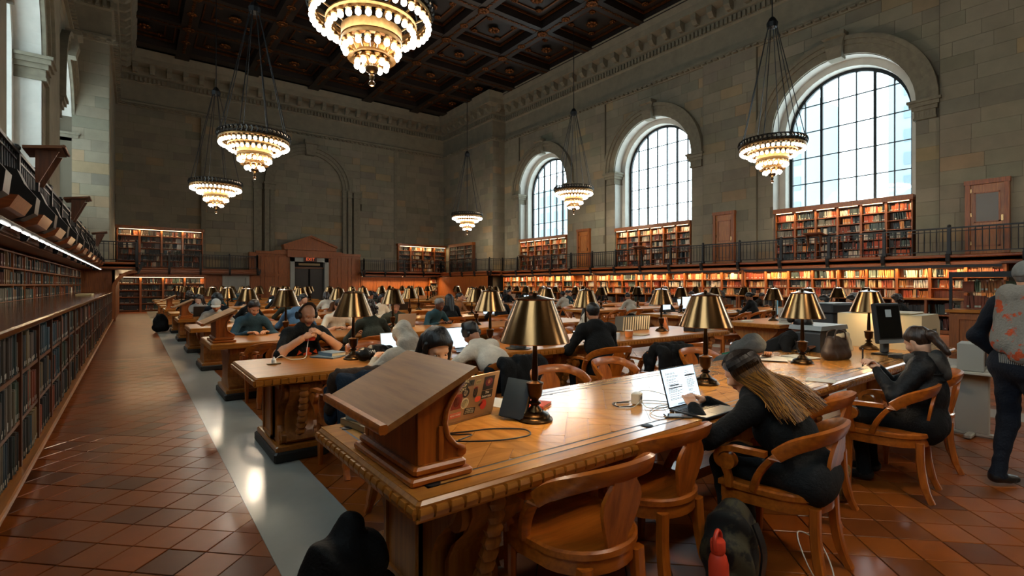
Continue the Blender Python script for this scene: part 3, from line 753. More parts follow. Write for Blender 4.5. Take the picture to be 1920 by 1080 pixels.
# --- end wall panelling, doors
def panelling(x0, x1, z1, y, label, n, bay=.95):
    t = tag(B().box(x0, x1, y, YE+.05, 0, z1).build('trim_2', PANEL), label, 'panelling', kind='structure')
    L_ = x1-x0
    for k in range(n):
        a, b_ = x0+L_*k/n, x0+L_*(k+1)/n
        for z0, zt in ((.25, .95), (1.1, min(z1-.15, 2.1)), (2.25, z1-.2)):
            if zt-z0 < .3: continue
            m = B(); i = .10
            m.box(a+i, b_-i, y-.035, y, z0, z0+.05); m.box(a+i, b_-i, y-.035, y, zt-.05, zt); m.box(a+i, a+i+.05, y-.035, y, z0, zt); m.box(b_-i-.05, b_-i, y-.035, y, z0, zt)
            m.build('panel_frame', PANEL, t)
    return t
panelling(3.5, 4.42, 2.14, 35.6, 'oak panelling left of the grey door under the gallery', 1)
panelling(5.92, 8.36, 3.62, 35.6, 'oak panelling left of the central doorway', 3)
panelling(10.9, 13.16, 3.62, 35.6, 'oak panelling right of the central doorway', 3)
panelling(13.16, 18.6, 2.14, 35.55, 'glowing oak panelling under right end gallery', 5)
for x0, x1, d in ((6.3, 8.36, -1), (10.9, 13.16, 1)):
    c = tag(B().box(x0, x1, 35.5, 35.7, 3.55, 3.72).build('trim_3', PANEL), 'oak ledge '+('left' if d < 0 else 'right')+' of the central doorway', 'ledge', kind='structure')
    s_ = B().prism([(0, 0), (1.1, 0), (.9, .08), (.55, .10), (.35, .22), (.12, .34), (0, .34)] if d > 0 else [(2.06, 0), (2.06, .34), (1.94, .34), (1.7, .22), (1.5, .10), (1.16, .08), (.96, 0)], 'y', 35.55, 35.68)
    s_.T = None; o = s_.build('scroll', PANEL, c, (x0, 0, 3.72))
cd = thing('door_4', 'central doorway with grey stone frame and oak pediment', 'door', (9.62, 35.6, 0), kind='structure')
f = B(); f.box(-1.25, -.98, -.12, .3, 0, 3.35); f.box(.98, 1.25, -.12, .3, 0, 3.35); f.box(-1.25, 1.25, -.12, .3, 3.08, 3.37)
f.build('stone_frame', PAINTW, cd); B().box(-.98, .98, .25, .3, 0, 3.08).build('painted_dark_interior', DARK, cd)  # black sheet paints the dark interior behind the frame
for sg in (-1, 1): B().box(*sorted((sg*.06, sg*.94)), .1, .2, 0, 2.6).build('door_leaf', mat('door_dark', '#1a1410', .4), cd)
B().box(-.98, .98, .05, .22, 2.62, 2.72).build('transom', DARKWOOD, cd); B().box(-.7, .7, .02, .08, 2.84, 2.98).build('sign_board', mat('sign_tan', '#7d6a48', .6), cd)
pd = B(); pd.box(-1.45, 1.45, -.25, .3, 3.37, 3.85); pd.box(-1.7, 1.7, -.4, .3, 3.85, 4.0); pd.build('entablature', PANEL, cd)
pp = B(); pp.prism([(-1.7, 4.0), (1.7, 4.0), (1.7, 4.08), (0, 4.76), (-1.7, 4.08)], 'y', -.3, .3); pp.build('pediment', PANEL, cd)
for sg in (-1, 1): B().loft([[(sg*1.75, y, 4.05), (sg*1.75, y, 4.17), (0, y, 4.86), (0, y, 4.72)] for y in (-.45, .3)]).build('raking_cornice', PANEL, cd)
def text(body, size, m, parent, loc, rot, name='lettering', ext=.002, align='CENTER'):
    c = bpy.data.curves.new(name, 'FONT'); c.body = body; c.size = size; c.extrude = ext; c.align_x = align; c.align_y = 'CENTER'
    o0 = bpy.data.objects.new(name, c); COL.objects.link(o0)
    dg = bpy.context.evaluated_depsgraph_get(); me = bpy.data.meshes.new_from_object(o0.evaluated_get(dg)); bpy.data.objects.remove(o0); bpy.data.curves.remove(c)
    me.materials.clear(); me.materials.append(m); return link(name, me, parent, loc, rot)
ex = tag(B().box(-.42, .42, -.04, .05, -.16, .16).build('exit_sign', mat('sign_red_dark', '#3a1208', .5), None, (9.62, 35.43, 3.24)), 'small red exit sign on the doorway lintel', 'sign')
text('EXIT', .28, mat('exit_red', (1, .16, .05), .5, emit=.35), ex, (0, -.045, 0), (PI/2, 0, 0))
gd = thing('door_5', 'pale grey painted door under the left end gallery', 'door', (5.17, 35.55, 0), kind='structure')
f = B(); f.box(-.75, -.55, -.05, .2, 0, 2.14); f.box(.55, .75, -.05, .2, 0, 2.14); f.box(-.55, .55, -.05, .2, 1.95, 2.14); f.build('door_frame', PAINTW, gd)
lf = B().box(-.55, .55, .05, .15, 0, 1.95).build('door_leaf', PAINTW, gd)
for z0, z1 in ((.15, .9), (1.05, 1.8)):
    for x in (-.42, .06): B().box(x, x+.36, .03, .06, z0, z1).build('panel', PAINTW, lf)
# small bookcase + corner panel under right end gallery
pc = thing('corner_panelling', 'orange lit oak panelling in right corner under gallery', 'panelling', (XC1, 28.4, 0), kind='structure')
B().box(-.86, -.8, .05, 7.1, 0, 2.14).build('panel', PANEL, pc)
nb = thing('narrow_bookcase', 'narrow dark bookcase under right end gallery', 'bookcase', (18.62, 35.3, 0))
for x in (0, .72): B().box(x, x+.05, 0, .3, 0, 2.1).build('upright', PANEL, nb)
for k in range(7): B().box(0, .77, 0, .3, .08+k*.31, .11+k*.31).build('shelf', PANEL, nb)
b = B()
for k in range(6): books(b, .07, .70, .115+k*.31, .26, lambda a, d, zz: (18.62+a, 35.34+d, zz), PAL_MIX)
tag(b.build('shelved_books', BOOK_A), 'dark books in narrow bookcase under right end gallery', 'books', kind='stuff')
for x, w in ((14.6, 3.0), (17.5, 2.6)):
    lt = thing('shelf_light', 'warm light under right end gallery '+('beside doorway' if x < 16 else 'near corner'), 'light', (x, 35.05, 2.13))
    B().box(-w/2, w/2, -.02, .02, -.01, .01).build('lamp_strip', SHELF_GLOW, lt); B().box(-w/2, w/2, -.06, -.045, -.06, .01).build('added_valance', IRON, lt); lamp_area(lt, (0, 0, -.015), (math.radians(-30), 0, 0), w, .05, 120)  # added board screens the glowing strip from the viewer
ar = B(); A = arc(0, 0, .85, PI/2, PI, 10); C = arc(0, 0, .72, PI/2, PI, 10)
ar.loft([[(a[0], -.06, a[1]), (a[0], .06, a[1]), (c[0], .06, c[1]), (c[0], -.06, c[1])] for a, c in zip(A, C)]); ar.box(-.86, -.72, -.06, .06, -1.3, 0)
tag(ar.build('arched_bracket', PANEL, None, (.15, 26.55, 1.3), smooth=.6), 'curved oak bracket carrying the left gallery corner', 'bracket', kind='structure')
panel_l = thing('corner_panelling', 'oak panelling below left gallery corner', 'panelling', (0, 26.9, 0), kind='structure')
B().box(XL, -.6, 0, .1, 0, 2.15).build('panel', PANEL, panel_l); B().box(-.7, -.6, 0, 8.4, 0, 2.15).build('panel', PANEL, panel_l)
for k in range(4): B().box(XL+.1+k*.33, XL+.14+k*.33, -.02, 0, .1, 2.1).build('panel_rib', PANEL, panel_l)

# --- left side: low bookcase along the aisle and shelving on the wall behind
LX = -.68
lc = thing('low_bookcase', 'long low dark oak bookcase along the left aisle', 'bookcase', (LX, 0, 0))
LY0, LY1 = 2.6, 25.8
B().cbox(-1.02, .05, LY0, LY1, 1.18, 1.235, .012).build('top_board', LOWTOP, lc)
B().box(-.34, -.30, LY0, LY1, .1, 1.18).build('back_panel', DARKWOOD_Z, lc)
B().box(-.95, -.34, LY0+.05, LY1-.05, .1, 1.17).build('body', DARKWOOD_Z, lc)
for z in (.50, .86): B().box(-.31, .0, LY0, LY1, z-.03, z).build('shelf', DARKWOOD, lc)
B().cbox(-.31, .06, LY0, LY1, .09, .145, .01).build('bottom_board', OAK_Y, lc)
BAYS = [LY0+(LY1-LY0)*k/26 for k in range(27)]
for y in BAYS: B().box(-.31, .01, y-.02, y+.02, .14, 1.18).build('upright', DARKWOOD_Z, lc)
for y in BAYS[::1]: B().box(-.30, -.06, y-.05, y+.05, 0, .1).build('foot', IRON, lc)
b = B(); rec = []
for k in range(26):
    for r, z in enumerate((.505, .865, .148)):
        hm = (.33, .30, .33)[r]
        y0, y1 = BAYS[k]+.03, BAYS[k+1]-.03-random.choice((0, 0, 0, .06))
        rr = [] if (BAYS[k] > 3.9 and BAYS[k] < 8.0) else None
        books(b, y0, y1, z, hm, lambda a, d, zz: (LX+.002-d, a, zz), PAL_DARK+['#5a5246', '#7c3a1e', '#6b5b40', '#2a4350'], .992, .022, .052, .22, rr)
        if rr is not None: rec.append((k, r, rr))
tag(b.build('shelved_books', BOOK_A), 'dark books in the far part of the low aisle bookcase', 'books', kind='stuff')
# a bound volume: cloth cover, page block, paper spine label, as one small mesh scaled per copy
bm = B(); bm.mi = 0
bm.loft([[(0, -.5, z), (.04, -.42, z), (.055, 0, z), (.04, .42, z), (0, .5, z), (-1, .5, z), (-1, .46, z), (-.06, .42, z), (-.06, -.42, z), (-1, -.46, z), (-1, -.5, z)] for z in (0, 1)])
bm.mi = 1; bm.loft([[(-.05, -.44, z), (-.05, .44, z), (-.97, .44, z), (-.97, -.44, z)] for z in (.015, .97)])
bm.mi = 2; bm.add([(.062, -.36, .08), (.062, .36, .08), (.062, .36, .2), (.062, -.36, .2)], [(0, 1, 2, 3)])
BOOK_ME = bm.mesh('book', [BOOK_O, PAGES, mat('paper_label', '#a9a598', .8)])
bm.mi = 0; BOOK_PLAIN = None
def cname(c):
    r, g, b_ = c; m = max(c)
    if m < .02: return 'black'
    if m < .05: return 'charcoal' if m-min(c) < .015 else ('dark blue' if b_ >= g else ('dark green' if g > r else 'dark brown'))
    if r > 2.2*g: return 'rust red'
    if b_ > r*1.2: return 'slate blue'
    if r > b_*1.5: return 'tan brown'
    return 'grey'
RN = {0: 'middle', 1: 'top', 2: 'bottom'}
k0 = min(k for k, _, _ in rec); cnt = 0
red_done = False
for k, r, rr in rec:
    for i, (a, t, z, h, ins, c, ln) in enumerate(rr):
        if k-k0 == 2 and r == 0 and i == 2: c = lin('#c4392c'); t = .05
        o = link('book', BOOK_ME, None, (LX-.004-ins*.6, a+t/2, z), (-ln, 0, 0), (random.uniform(.19, .23), t-.002, h)); o.color = (*c, 1)
        o.rotation_euler = (random.choice((0, 0, 0, .03, -.03)), 0, 0)
        tag(o, f'{cname(c)} book, {ordinal(i)} along {RN[r]} shelf, {ordinal(k-k0)} bay of low bookcase', 'book', 'books in the low aisle bookcase'); cnt += 1
print('low case books', cnt)
ws = thing('wall_shelving', 'oak wall shelving behind the low bookcase under left gallery', 'bookcase', (-1.66, 0, 0))
B().box(-.32, -.28, LY0, 26.4, 0, 2.15).build('back_panel', DARKWOOD_Z, ws)
for k in range(21): B().box(-.28, 0, LY0+k*1.2, LY0+k*1.2+.035, 1.0, 2.12).build('upright', PANEL, ws)
for z in (1.24, 1.53, 1.82, 2.1): B().box(-.28, 0, LY0, 26.4, z-.025, z).build('shelf', PANEL, ws)
b = B()
for k in range(20):
    for z in (1.245, 1.535, 1.825): books(b, LY0+k*1.2+.045, LY0+k*1.2+1.19-random.choice((0, 0, .1)), z, .25, lambda a, d, zz: (-1.655-d, a, zz), PAL_DARK+['#3d5752', '#8a4a26', '#c9c0a8', '#2f4a48', '#7a5a34'], .985, .03, .07)
tag(b.build('shelved_books', BOOK_A), 'books on wall shelving behind the low aisle bookcase', 'books', kind='stuff')
tag(B().cbox(-.16, .16, -.45, .45, 0, .05, .006).build('pale_ledger', mat('ledger_cream', '#c9b98c', .7), None, (-1.0, 17.2, 1.236)), 'pale flat volume lying on top of the low bookcase', 'book')
# ================================================================== CHANDELIERS
bulb_me = B().sphere((0, 0, 0), (.05, .05, .056), 10, 6).mesh('bulb', BULB, True)
TIERS = [(.95, 0., 40), (.70, -.16, 28), (.45, -.46, 18), (.25, -.70, 10)]
def make_chandelier():
    r = thing('chandelier', 'x', 'chandelier', (0, 0, 0), 0, 'tiered globe bulb chandeliers')
    for R, z, n in TIERS:
        t = B().lathe([(R-.05, z+.12), (R+.04, z+.12), (R+.05, z+.16), (R+.03, z+.20), (R-.04, z+.20), (R-.05, z+.12)], 40, caps=False)
        for k in range(n):
            a = 2*PI*k/n; x, y = R*math.cos(a), R*math.sin(a); t.lathe([(.02, z+.045), (.055, z+.06), (.05, z+.09), (.02, z+.13)], 6, (x, y, 0), False)
        t.build('ring', GILT, r, smooth=.7)
        for k in range(n): a = 2*PI*k/n; link('bulb', bulb_me, r, (R*math.cos(a), R*math.sin(a), z))
    c = B()
    for k in range(48):
        a = 2*PI*k/48; c.tube([(1.0*math.cos(a), 1.0*math.sin(a), .18), (1.03*math.cos(a+.05), 1.03*math.sin(a+.05), .28), (1.0*math.cos(a), 1.0*math.sin(a), .36)], .022, 4)
    c.lathe([(.98, .2), (1.02, .2), (1.04, .24), (.98, .24)], 40, caps=False); c.lathe([(.96, .34), (1.0, .33), (1.02, .37), (.96, .38)], 40, caps=False)
    c.build('crown', IRON_G, r)
    bk = B().lathe([(.47, -.28), (.50, -.26), (.50, -.10), (.46, -.08)], 32, caps=False); bk.lathe([(.40, -.60), (.28, -.56)], 24, caps=False)
    for k in range(12):
        a = 2*PI*k/12; bk.tube([(.9*math.cos(a), .9*math.sin(a), .16), (.68*math.cos(a), .68*math.sin(a), .05), (.46*math.cos(a), .46*math.sin(a), -.1), (.24*math.cos(a), .24*math.sin(a), -.5), (.05*math.cos(a), .05*math.sin(a), -.72)], .012, 4)
    bk.build('basket', GILT, r)
    f = B().lathe([(.0, -1.05), (.04, -1.04), (.06, -.99), (.03, -.95), (.05, -.9), (.035, -.84), (.10, -.80), (.12, -.74), (.03, -.66), (.03, .3)], 12); f.build('finial', BRASS_D, r, smooth=.7)
    for k in range(8):
        a = 2*PI*k/8+.2; B().tube([(.97*math.cos(a), .97*math.sin(a), .36), (.12*math.cos(a), .12*math.sin(a), 4.25)], .014, 5).build('chain', IRON, r)
    h = B().lathe([(.05, 4.1), (.16, 4.15), (.18, 4.3), (.10, 4.45), (.05, 4.5)], 10); h.build('hub', IRON, r)
    return r
CH = [((3.23, 8.2, 5.93), 'largest chandelier at top centre, hanging nearest'), ((3.03, 17.3, 5.85), 'second chandelier of left row above the tables'), ((2.92, 25.4, 5.7), 'third and farthest chandelier of the left row'),
      ((17.05, 8.1, 5.97), 'chandelier hanging in front of nearest arched window'), ((18.4, 18.95, 6.25), 'chandelier hanging between far and middle windows'), ((17.7, 28.3, 5.9), 'smallest chandelier, far right corner of the hall'),
      ((3.2, -.9, 6.0), 'unseen chandelier added to left row above the viewer, out of frame'), ((17.0, -.9, 6.0), 'unseen chandelier added to right row beside the viewer, out of frame'), ((10.1, -5.5, 6.0), 'unseen chandelier added behind the viewer, out of frame')]  # last three are unseen, added to continue the rows and light the foreground
ch0 = make_chandelier()
for i, (p, lb) in enumerate(CH):
    c = ch0 if i == 0 else clone(ch0)
    c.location = p; c['label'] = lb
    B().tube([(0, 0, 4.4), (0, 0, ZC+.36-p[2])], .02, 6).build('rod', IRON, c)
    for dz, e in ((-.28, 140), (-.9, 75)):
        l = bpy.data.lights.new('chandelier_glow', 'POINT'); l.energy = e; l.color = (1, .80, .56); l.shadow_soft_size = .12
        link('chandelier_glow', l, c, (.0, 0, dz) if dz > -.5 else (0, 0, -1.15))

# ================================================================== TABLES
TL, TW, TH, PITCH, TY0 = 7.07, 1.16, .77, 2.86, 2.15     # length, width, height, row pitch, centre of first row
def row_y(k): return TY0+PITCH*k
def pedestal(parent, x, detail):
    hx = .17
    p = B(); pr = [(.44, .695), (.44, .62), (.40, .56), (.30, .47), (.25, .38), (.25, .28), (.29, .21), (.34, .17), (.34, .12)]
    p.prism([(-y, z) for y, z in pr]+[(y, z) for y, z in reversed(pr)], 'x', x-hx, x+hx); ped = p.build('pedestal', OAK_Z, parent, smooth=.5)
    B().cbox(x-hx-.06, x+hx+.06, -.44, .44, 0, .09, .015).build('plinth', BLACKW, parent); B().cbox(x-hx-.04, x+hx+.04, -.41, .41, .08, .135, .01).build('plinth_moulding', OAK_Y, parent)
    if detail:
        for s in (-1, 1):
            for fx in (x-hx, x+hx):
                d = -1 if fx < x else 1
                m = B(); m.box(*sorted((fx, fx+d*.02)), -.17, .17, .16, .67); m.box(*sorted((fx, fx+d*.035)), -.17, -.145, .16, .67); m.box(*sorted((fx, fx+d*.035)), .145, .17, .16, .67); m.box(*sorted((fx, fx+d*.035)), -.17, .17, .64, .67); m.box(*sorted((fx, fx+d*.035)), -.17, .17, .16, .185)
                if s == 1: m.build('carved_panel', OAK_Z, ped)
            # S-scroll console with volutes and leaf lobes on each broad side
            c = B(); ys = [(s*y, z) for y, z in ((.45, .66), (.46, .60), (.42, .53), (.33, .45), (.275, .36), (.275, .28), (.31, .21), (.36, .16))]
            c.tube([(x, y, z) for y, z in ys], [(.13, .03)]*len(ys), 8, flat=(1, 0, 0)) if False else c.loft([[(x-.12, y, z-.02), (x+.12, y, z-.02), (x+.12, y+s*.035, z+.01), (x-.12, y+s*.035, z+.01)] for y, z in ys])
            for k in range(9): t = k/8; y = s*(.47-.17*t+.03*math.sin(3*t)); c.sphere((x, y+s*.02, .64-.46*t), (.05, .032, .04), 7, 4)
            for zz, rr in ((.60, .075), (.19, .055)):
                for dx in (-.135, .135): c.tube([(x+dx-.02, s*(.40 if zz > .4 else .32), zz), (x+dx+.02, s*(.40 if zz > .4 else .32), zz)], rr, 14)
            c.build('scroll_console', OAK_Z, ped, smooth=.6)
def make_table(k, cx, label, detail, L_=TL):
    t = thing('reading_table', label, 'table', (cx, row_y(k), 0), 0, 'long oak reading tables')
    h = L_/2; w = TW/2
    B().cbox(-h, h, -w, w, .70, TH-(.004 if detail == 2 else 0), .012).build('table_top', OAK, t)
    if detail: pass
    e = B(); n = int(L_/.062); blocks = []
    for i in range(n):
        x = -h+.03+i*(L_-.06)/(n-1)
        for s in (-1, 1): blocks.append((x, s*(w+.004), 0))
    m = int(TW/.062)
    for i in range(m):
        y = -w+.03+i*(TW-.06)/(m-1); blocks.append((-h-.004, y, 1)); blocks.append((h+.004, y, 1))
    bme = B().loft([[(-.026, -.008, -.02), (.026, -.008, -.02), (.026, .004, -.02), (-.026, .004, -.02)], [(-.026, -.014, .0), (.026, -.014, .0), (.026, .004, 0), (-.026, .004, 0)], [(-.022, -.008, .018), (.022, -.008, .018), (.022, .004, .018), (-.022, .004, .018)]]).mesh('edge_leaf', OAK)
    for (x, y, side) in blocks:
        if detail == 2 and ((not side and y < 0) or (side and x < 0)): link('edge_leaf', bme, t, (x, y, .728), (0, 0, 0) if not side else (0, 0, -PI/2))
        elif detail:
            if side: e.box(x-.01, x+.01, y-.025, y+.025, .708, .746)
            else: e.box(x-.025, x+.025, y-.01, y+.01, .708, .746)
    if e.f: tag(e.build('edge_leaves', OAK, t), kind='stuff')
    b = B(); b.box(-h-.006, h+.006, -w-.006, w+.006, .698, .706); b.build('edge_bead', OAK, t)
    B().box(-h+.22, h-.22, -w+.2, w-.2, .62, .70).build('apron', OAK, t)
    for x in (-h+.4, 0, h-.4): pedestal(t, x, detail)
    B().box(-h+.5, h-.5, -.10, .10, .13, .2).build('stretcher', OAK, t)
    if detail == 2:
        z0, z1 = TH-.004, TH
        # border boards, ebony lines, herringbone field
        for a in ((-h+.012, h-.012, -w+.012, -w+.085), (-h+.012, h-.012, w-.085, w-.012), (-h+.012, -h+.085, -w+.085, w-.085), (h-.085, h-.012, -w+.085, w-.085)):
            o = B().box(*a, z0, z1).build('border_board', OAK_P, t); o.color = (*vary(lin('#b9772e'), .08), 1)
        for a in ((-h+.097, h-.097, -w+.097, -w+.142), (-h+.097, h-.097, w-.142, w-.097), (-h+.097, -h+.142, -w+.142, w-.142), (h-.142, h-.097, -w+.142, w-.142)):
            o = B().box(*a, z0, z1).build('border_board', OAK_P, t); o.color = (*vary(lin('#c98c44'), .08), 1)
        il = B()
        for i in (.085, .142):
            il.box(-h+i, h-i, -w+i, -w+i+.012, z0, z1-.0006); il.box(-h+i, h-i, w-i-.012, w-i, z0, z1-.0006); il.box(-h+i, -h+i+.012, -w+i, w-i, z0, z1-.0006); il.box(h-i-.012, h-i, -w+i, w-i, z0, z1-.0006)
        il.build('ebony_inlay', INLAY, t)
        fx, fy = h-.156, w-.156; pw, pl = (.115, .46)
        cnt = 0
        for a in range(-40, 41):
            for c_ in range(-8, 9):
                # herringbone cell turned 45 degrees
                for o_ in (0, 1):
                    px = a*pw+c_*(pl) if False else 0
                    u0, v0 = (a*pw+c_*2*pl*.5, a*pw-c_*2*pl*.5)
                    rect = [(u0, v0), (u0+pl, v0), (u0+pl, v0+pw), (u0, v0+pw)] if o_ == 0 else [(u0, v0+pw), (u0+pw, v0+pw), (u0+pw, v0+pw+pl), (u0, v0+pw+pl)]
                    rr = [((u-v)/R2, (u+v)/R2) for u, v in rect]
                    mx = sum(p[0] for p in rr)/4; my = sum(p[1] for p in rr)/4
                    poly = [(mx+(p[0]-mx)*.993, my+(p[1]-my)*.985) for p in rr]
                    poly = clip_rect(poly, -fx, fx, -fy, fy)
                    if len(poly) < 3 or area(poly) < .0008 or cnt >= 300: continue
                    cnt += 1
                    ob_ = B().prism(poly, 'z', z0-.002, z1-random.uniform(0, .0004)).build('plank', OAK_P if o_ == 0 else OAK_P2, t); ob_.color = (*vary(lin('#c5843a'), .10, .03), 1)
        # keyhole escutcheons set in the border
        for x in (-h+.12, -h+1.4, -h+2.9, -h+4.4, -h+5.9):
            B().lathe([(.032, 0), (.034, .003), (.02, .006)], 12, (0, 0, 0)).build('power_port', IRON, t, (x, -w+.12, TH-.001))
        B().lathe([(.032, 0), (.034, .003), (.02, .006)], 12, (0, 0, 0)).build('power_port', IRON, t, (-h+.12, w-.12, TH-.001))
        B().lathe([(.032, 0), (.034, .003), (.02, .006)], 12, (0, 0, 0)).build('power_port', IRON, t, (-h+.12, 0, TH-.001))
    return t
OAK_P2 = wood('oak_plank_cross', '#b06a2f', '#8a4a1c', 'y', .24, .45, src='obj', bump=0)
LXC = .78+TL/2
RX0 = {1: 9.6}
tables = {}
NRL = ['nearest', 'second', 'third', 'fourth', 'fifth', 'sixth', 'seventh', 'eighth', 'ninth', 'tenth', 'farthest']
for k in range(11):
    tables[(0, k)] = make_table(k, LXC, f'long oak reading table, {NRL[k]} of left block of tables', 2 if k == 0 else (1 if k == 1 else 0))
for k in range(1, 11):
    x0 = RX0.get(k, 10.6); tables[(1, k)] = make_table(k, x0+TL/2, f'long oak reading table, {NRL[k-1] if k < 10 else "farthest"} of right block of tables', 0)
# ================================================================== LAMPS
def make_lamp():
    r = thing('table_lamp', 'x', 'lamp', (0, 0, TH), 0, 'brass reading lamps')
    B().lathe([(.098, 0), (.100, .008), (.092, .018), (.085, .022), (.080, .034), (.060, .046), (.045, .052), (.040, .062), (.026, .075), (.022, .085), (.034, .092), (.034, .10), (.020, .108), (.022, .118), (.036, .132), (.042, .16), (.043, .192), (.048, .20), (.048, .208), (.03, .214), (.016, .222)], 20).build('base', BRASS_D, r, smooth=.6)
    B().lathe([(.016, .215), (.019, .24), (.017, .30), (.013, .40), (.012, .60), (.012, .68)], 10).build('stem', BRASS_D, r, smooth=.7)
    B().lathe([(.193, .433), (.1955, .437), (.105, .662), (.103, .667), (.100, .662), (.1915, .440), (.193, .433)], 36, caps=False).build('shade', BRASS, r, smooth=.9)
    B().lathe([(.105, .664), (.108, .672), (.09, .676), (.03, .690), (.012, .694), (.014, .705), (.008, .715), (.0, .717)], 24).build('cap', BRASS, r, smooth=.7)
    B().sphere((0, 0, .53), .028, 8, 6).build('bulb', BULB_L, r, smooth=True)
    return r
BULB_L = mat('lamp_bulb', (1, .78, .5), .4, emit=2.); BULB_L.cycles.emission_sampling = 'NONE'
LPX = [1.0, 2.68, 4.32, 6.05]
lamp0 = make_lamp(); first = True
BNAME = {0: 'left block', 1: 'right block'}
def put_lamp(blk, k, i, x, y, light):
    global first
    nm = NRL[k] if blk == 0 else (NRL[k-1] if k < 10 else 'farthest')
    lb = f'brass cone lamp, {ordinal(i)} from the left on {nm} table of {BNAME[blk]}'
    o = lamp0 if first else clone(lamp0); first = False
    o.location = (x, y, TH); o['label'] = lb; o.rotation_euler = (0, 0, random.uniform(0, 6))
    if light:
        l = bpy.data.lights.new('lamp_glow', 'POINT'); l.energy = 11; l.color = (1, .72, .4); l.shadow_soft_size = .03
        link('lamp_glow', l, o, (0, 0, .47))
for k in range(11):
    for i, lx in enumerate(LPX): put_lamp(0, k, i, .78+lx+random.uniform(-.04, .04)*(k > 1), row_y(k)+random.uniform(-.05, .05)*(k > 1)+(.0 if k else -.01), k < 7)
for k in range(1, 11):
    for i, lx in enumerate(LPX): put_lamp(1, k, i, RX0.get(k, 10.6)+lx+random.uniform(-.05, .05), row_y(k)+random.uniform(-.05, .05), k < 5)

# ================================================================== CHAIRS
def make_chair():
    r = thing('library_armchair', 'x', 'chair', (0, 0, 0), 0, 'oak library armchairs')
    def outline(g=0.):
        P = [(-.26+g, .24-g), (.26-g, .24-g)]; A = [(.27-g, .10)]+[((.255-g)*math.cos(a), -.02+(.235-g)*math.sin(a)) for a in np.linspace(0, -PI, 15)]+[(-.27+g, .10)]
        return P+A
    s = B(); rings = []
    for z, g in ((.425, .02), (.43, .0), (.455, .0), (.463, .012)): rings.append([(x, y, z) for x, y in outline(g)])
    s.loft(rings, caps=False); n = len(rings[0]); s.add([(x*.6, y*.6, .452) for x, y in outline(.02)], []); 
    base = 3*n; k0 = 4*n
    s.f += [(base+j, base+(j+1) % n, k0+(j+1) % n, k0+j) for j in range(n)]+[tuple(range(k0, k0+n)), tuple(reversed(range(n)))]; s.m += [0]*(n+2); s.c += [None]*(n+2)
    s.build('seat', CHAIR, r, smooth=.6)
    a = B(); o = outline(.012); a.loft([[(x, y, .36) for x, y in outline(.03)], [(x, y, .365) for x, y in o], [(x, y, .425) for x, y in o]]); a.build('apron', CHAIR, r, smooth=.6)
    for sx in (-1, 1):
        B().tube([(sx*.225, .205, .38), (sx*.225, .205, .2), (sx*.225, .21, 0)], [.026, .022, .017], 8).build('leg', CHAIR_Z, r)
        B().tube(catmull([(sx*.15, -.205, .40), (sx*.16, -.21, .25), (sx*.175, -.235, .1), (sx*.185, -.275, 0)], 4), [(.024, .03)]*9+[(.02, .022)]*4, 8).build('leg', CHAIR_Z, r)
    half = [(0, -.285, .775), (.12, -.272, .772), (.215, -.225, .755), (.272, -.14, .715), (.29, -.05, .64), (.275, .02, .54), (.255, .055, .45)]
    pts = catmull([(-x, y, z) for x, y, z in reversed(half[1:])]+half, 4)
    wd = []
    for p in pts: f = min(1, max(0, (p.z-.45)/.32)); wd.append((.015+.004*(1-f), .022+.016*f))
    B().tube(pts, wd, 8, flat=(0, -.35, 1)).build('back_rail', CHAIR, r, smooth=.7)
    rows = [(0, .05), (.12, .062), (.3, .085), (.5, .105), (.65, .108), (.78, .09), (.88, .065), (.95, .07), (1.0, .10)]
    sp = B(); sp.loft([[(-w, y0-.009, z), (w, y0-.009, z), (w, y0+.009, z), (-w, y0+.009, z)] for t, w in rows for y0, z in [(-.225-.055*t, .455+.315*t)]]); sp.build('splat', CHAIR_Z, r, smooth=.5)
    for sx in (-1, 1):
        arm = B(); ap = catmull([(sx*.283, -.02, .655), (sx*.29, .08, .655), (sx*.288, .17, .648), (sx*.285, .225, .615), (sx*.282, .225, .565), (sx*.28, .185, .545)], 5)
        arm.tube(ap, [(.026, .014)]*len(ap), 8, flat=(0, 0, 1)) if False else arm.loft([[(p.x-.022, p.y+ny*.014, p.z+nz*.014), (p.x+.022, p.y+ny*.014, p.z+nz*.014), (p.x+.022, p.y-ny*.014, p.z-nz*.014), (p.x-.022, p.y-ny*.014, p.z-nz*.014)] for p, ny, nz in [(ap[i], *(lambda d: (-d.z, d.y))((ap[min(i+1, len(ap)-1)]-ap[max(i-1, 0)]).normalized())) for i in range(len(ap))]])
        arm.tube([(sx*.255, .175, .578), (sx*.305, .175, .578)], .044, 14); arm.build('arm', CHAIR, r, smooth=.6)
        B().tube([(sx*.28, .19, .545), (sx*.27, .18, .5), (sx*.255, .175, .44)], [(.02, .026), (.018, .022), (.02, .03)], 8).build('arm_post', CHAIR_Z, r)
    return r
chair0 = make_chair(); ch_first = True
def chair(x, y, rz, label):
    global ch_first
    o = chair0 if ch_first else clone(chair0); ch_first = False
    o.location = (x, y, 0); o.rotation_euler = (0, 0, rz); o['label'] = label; return o
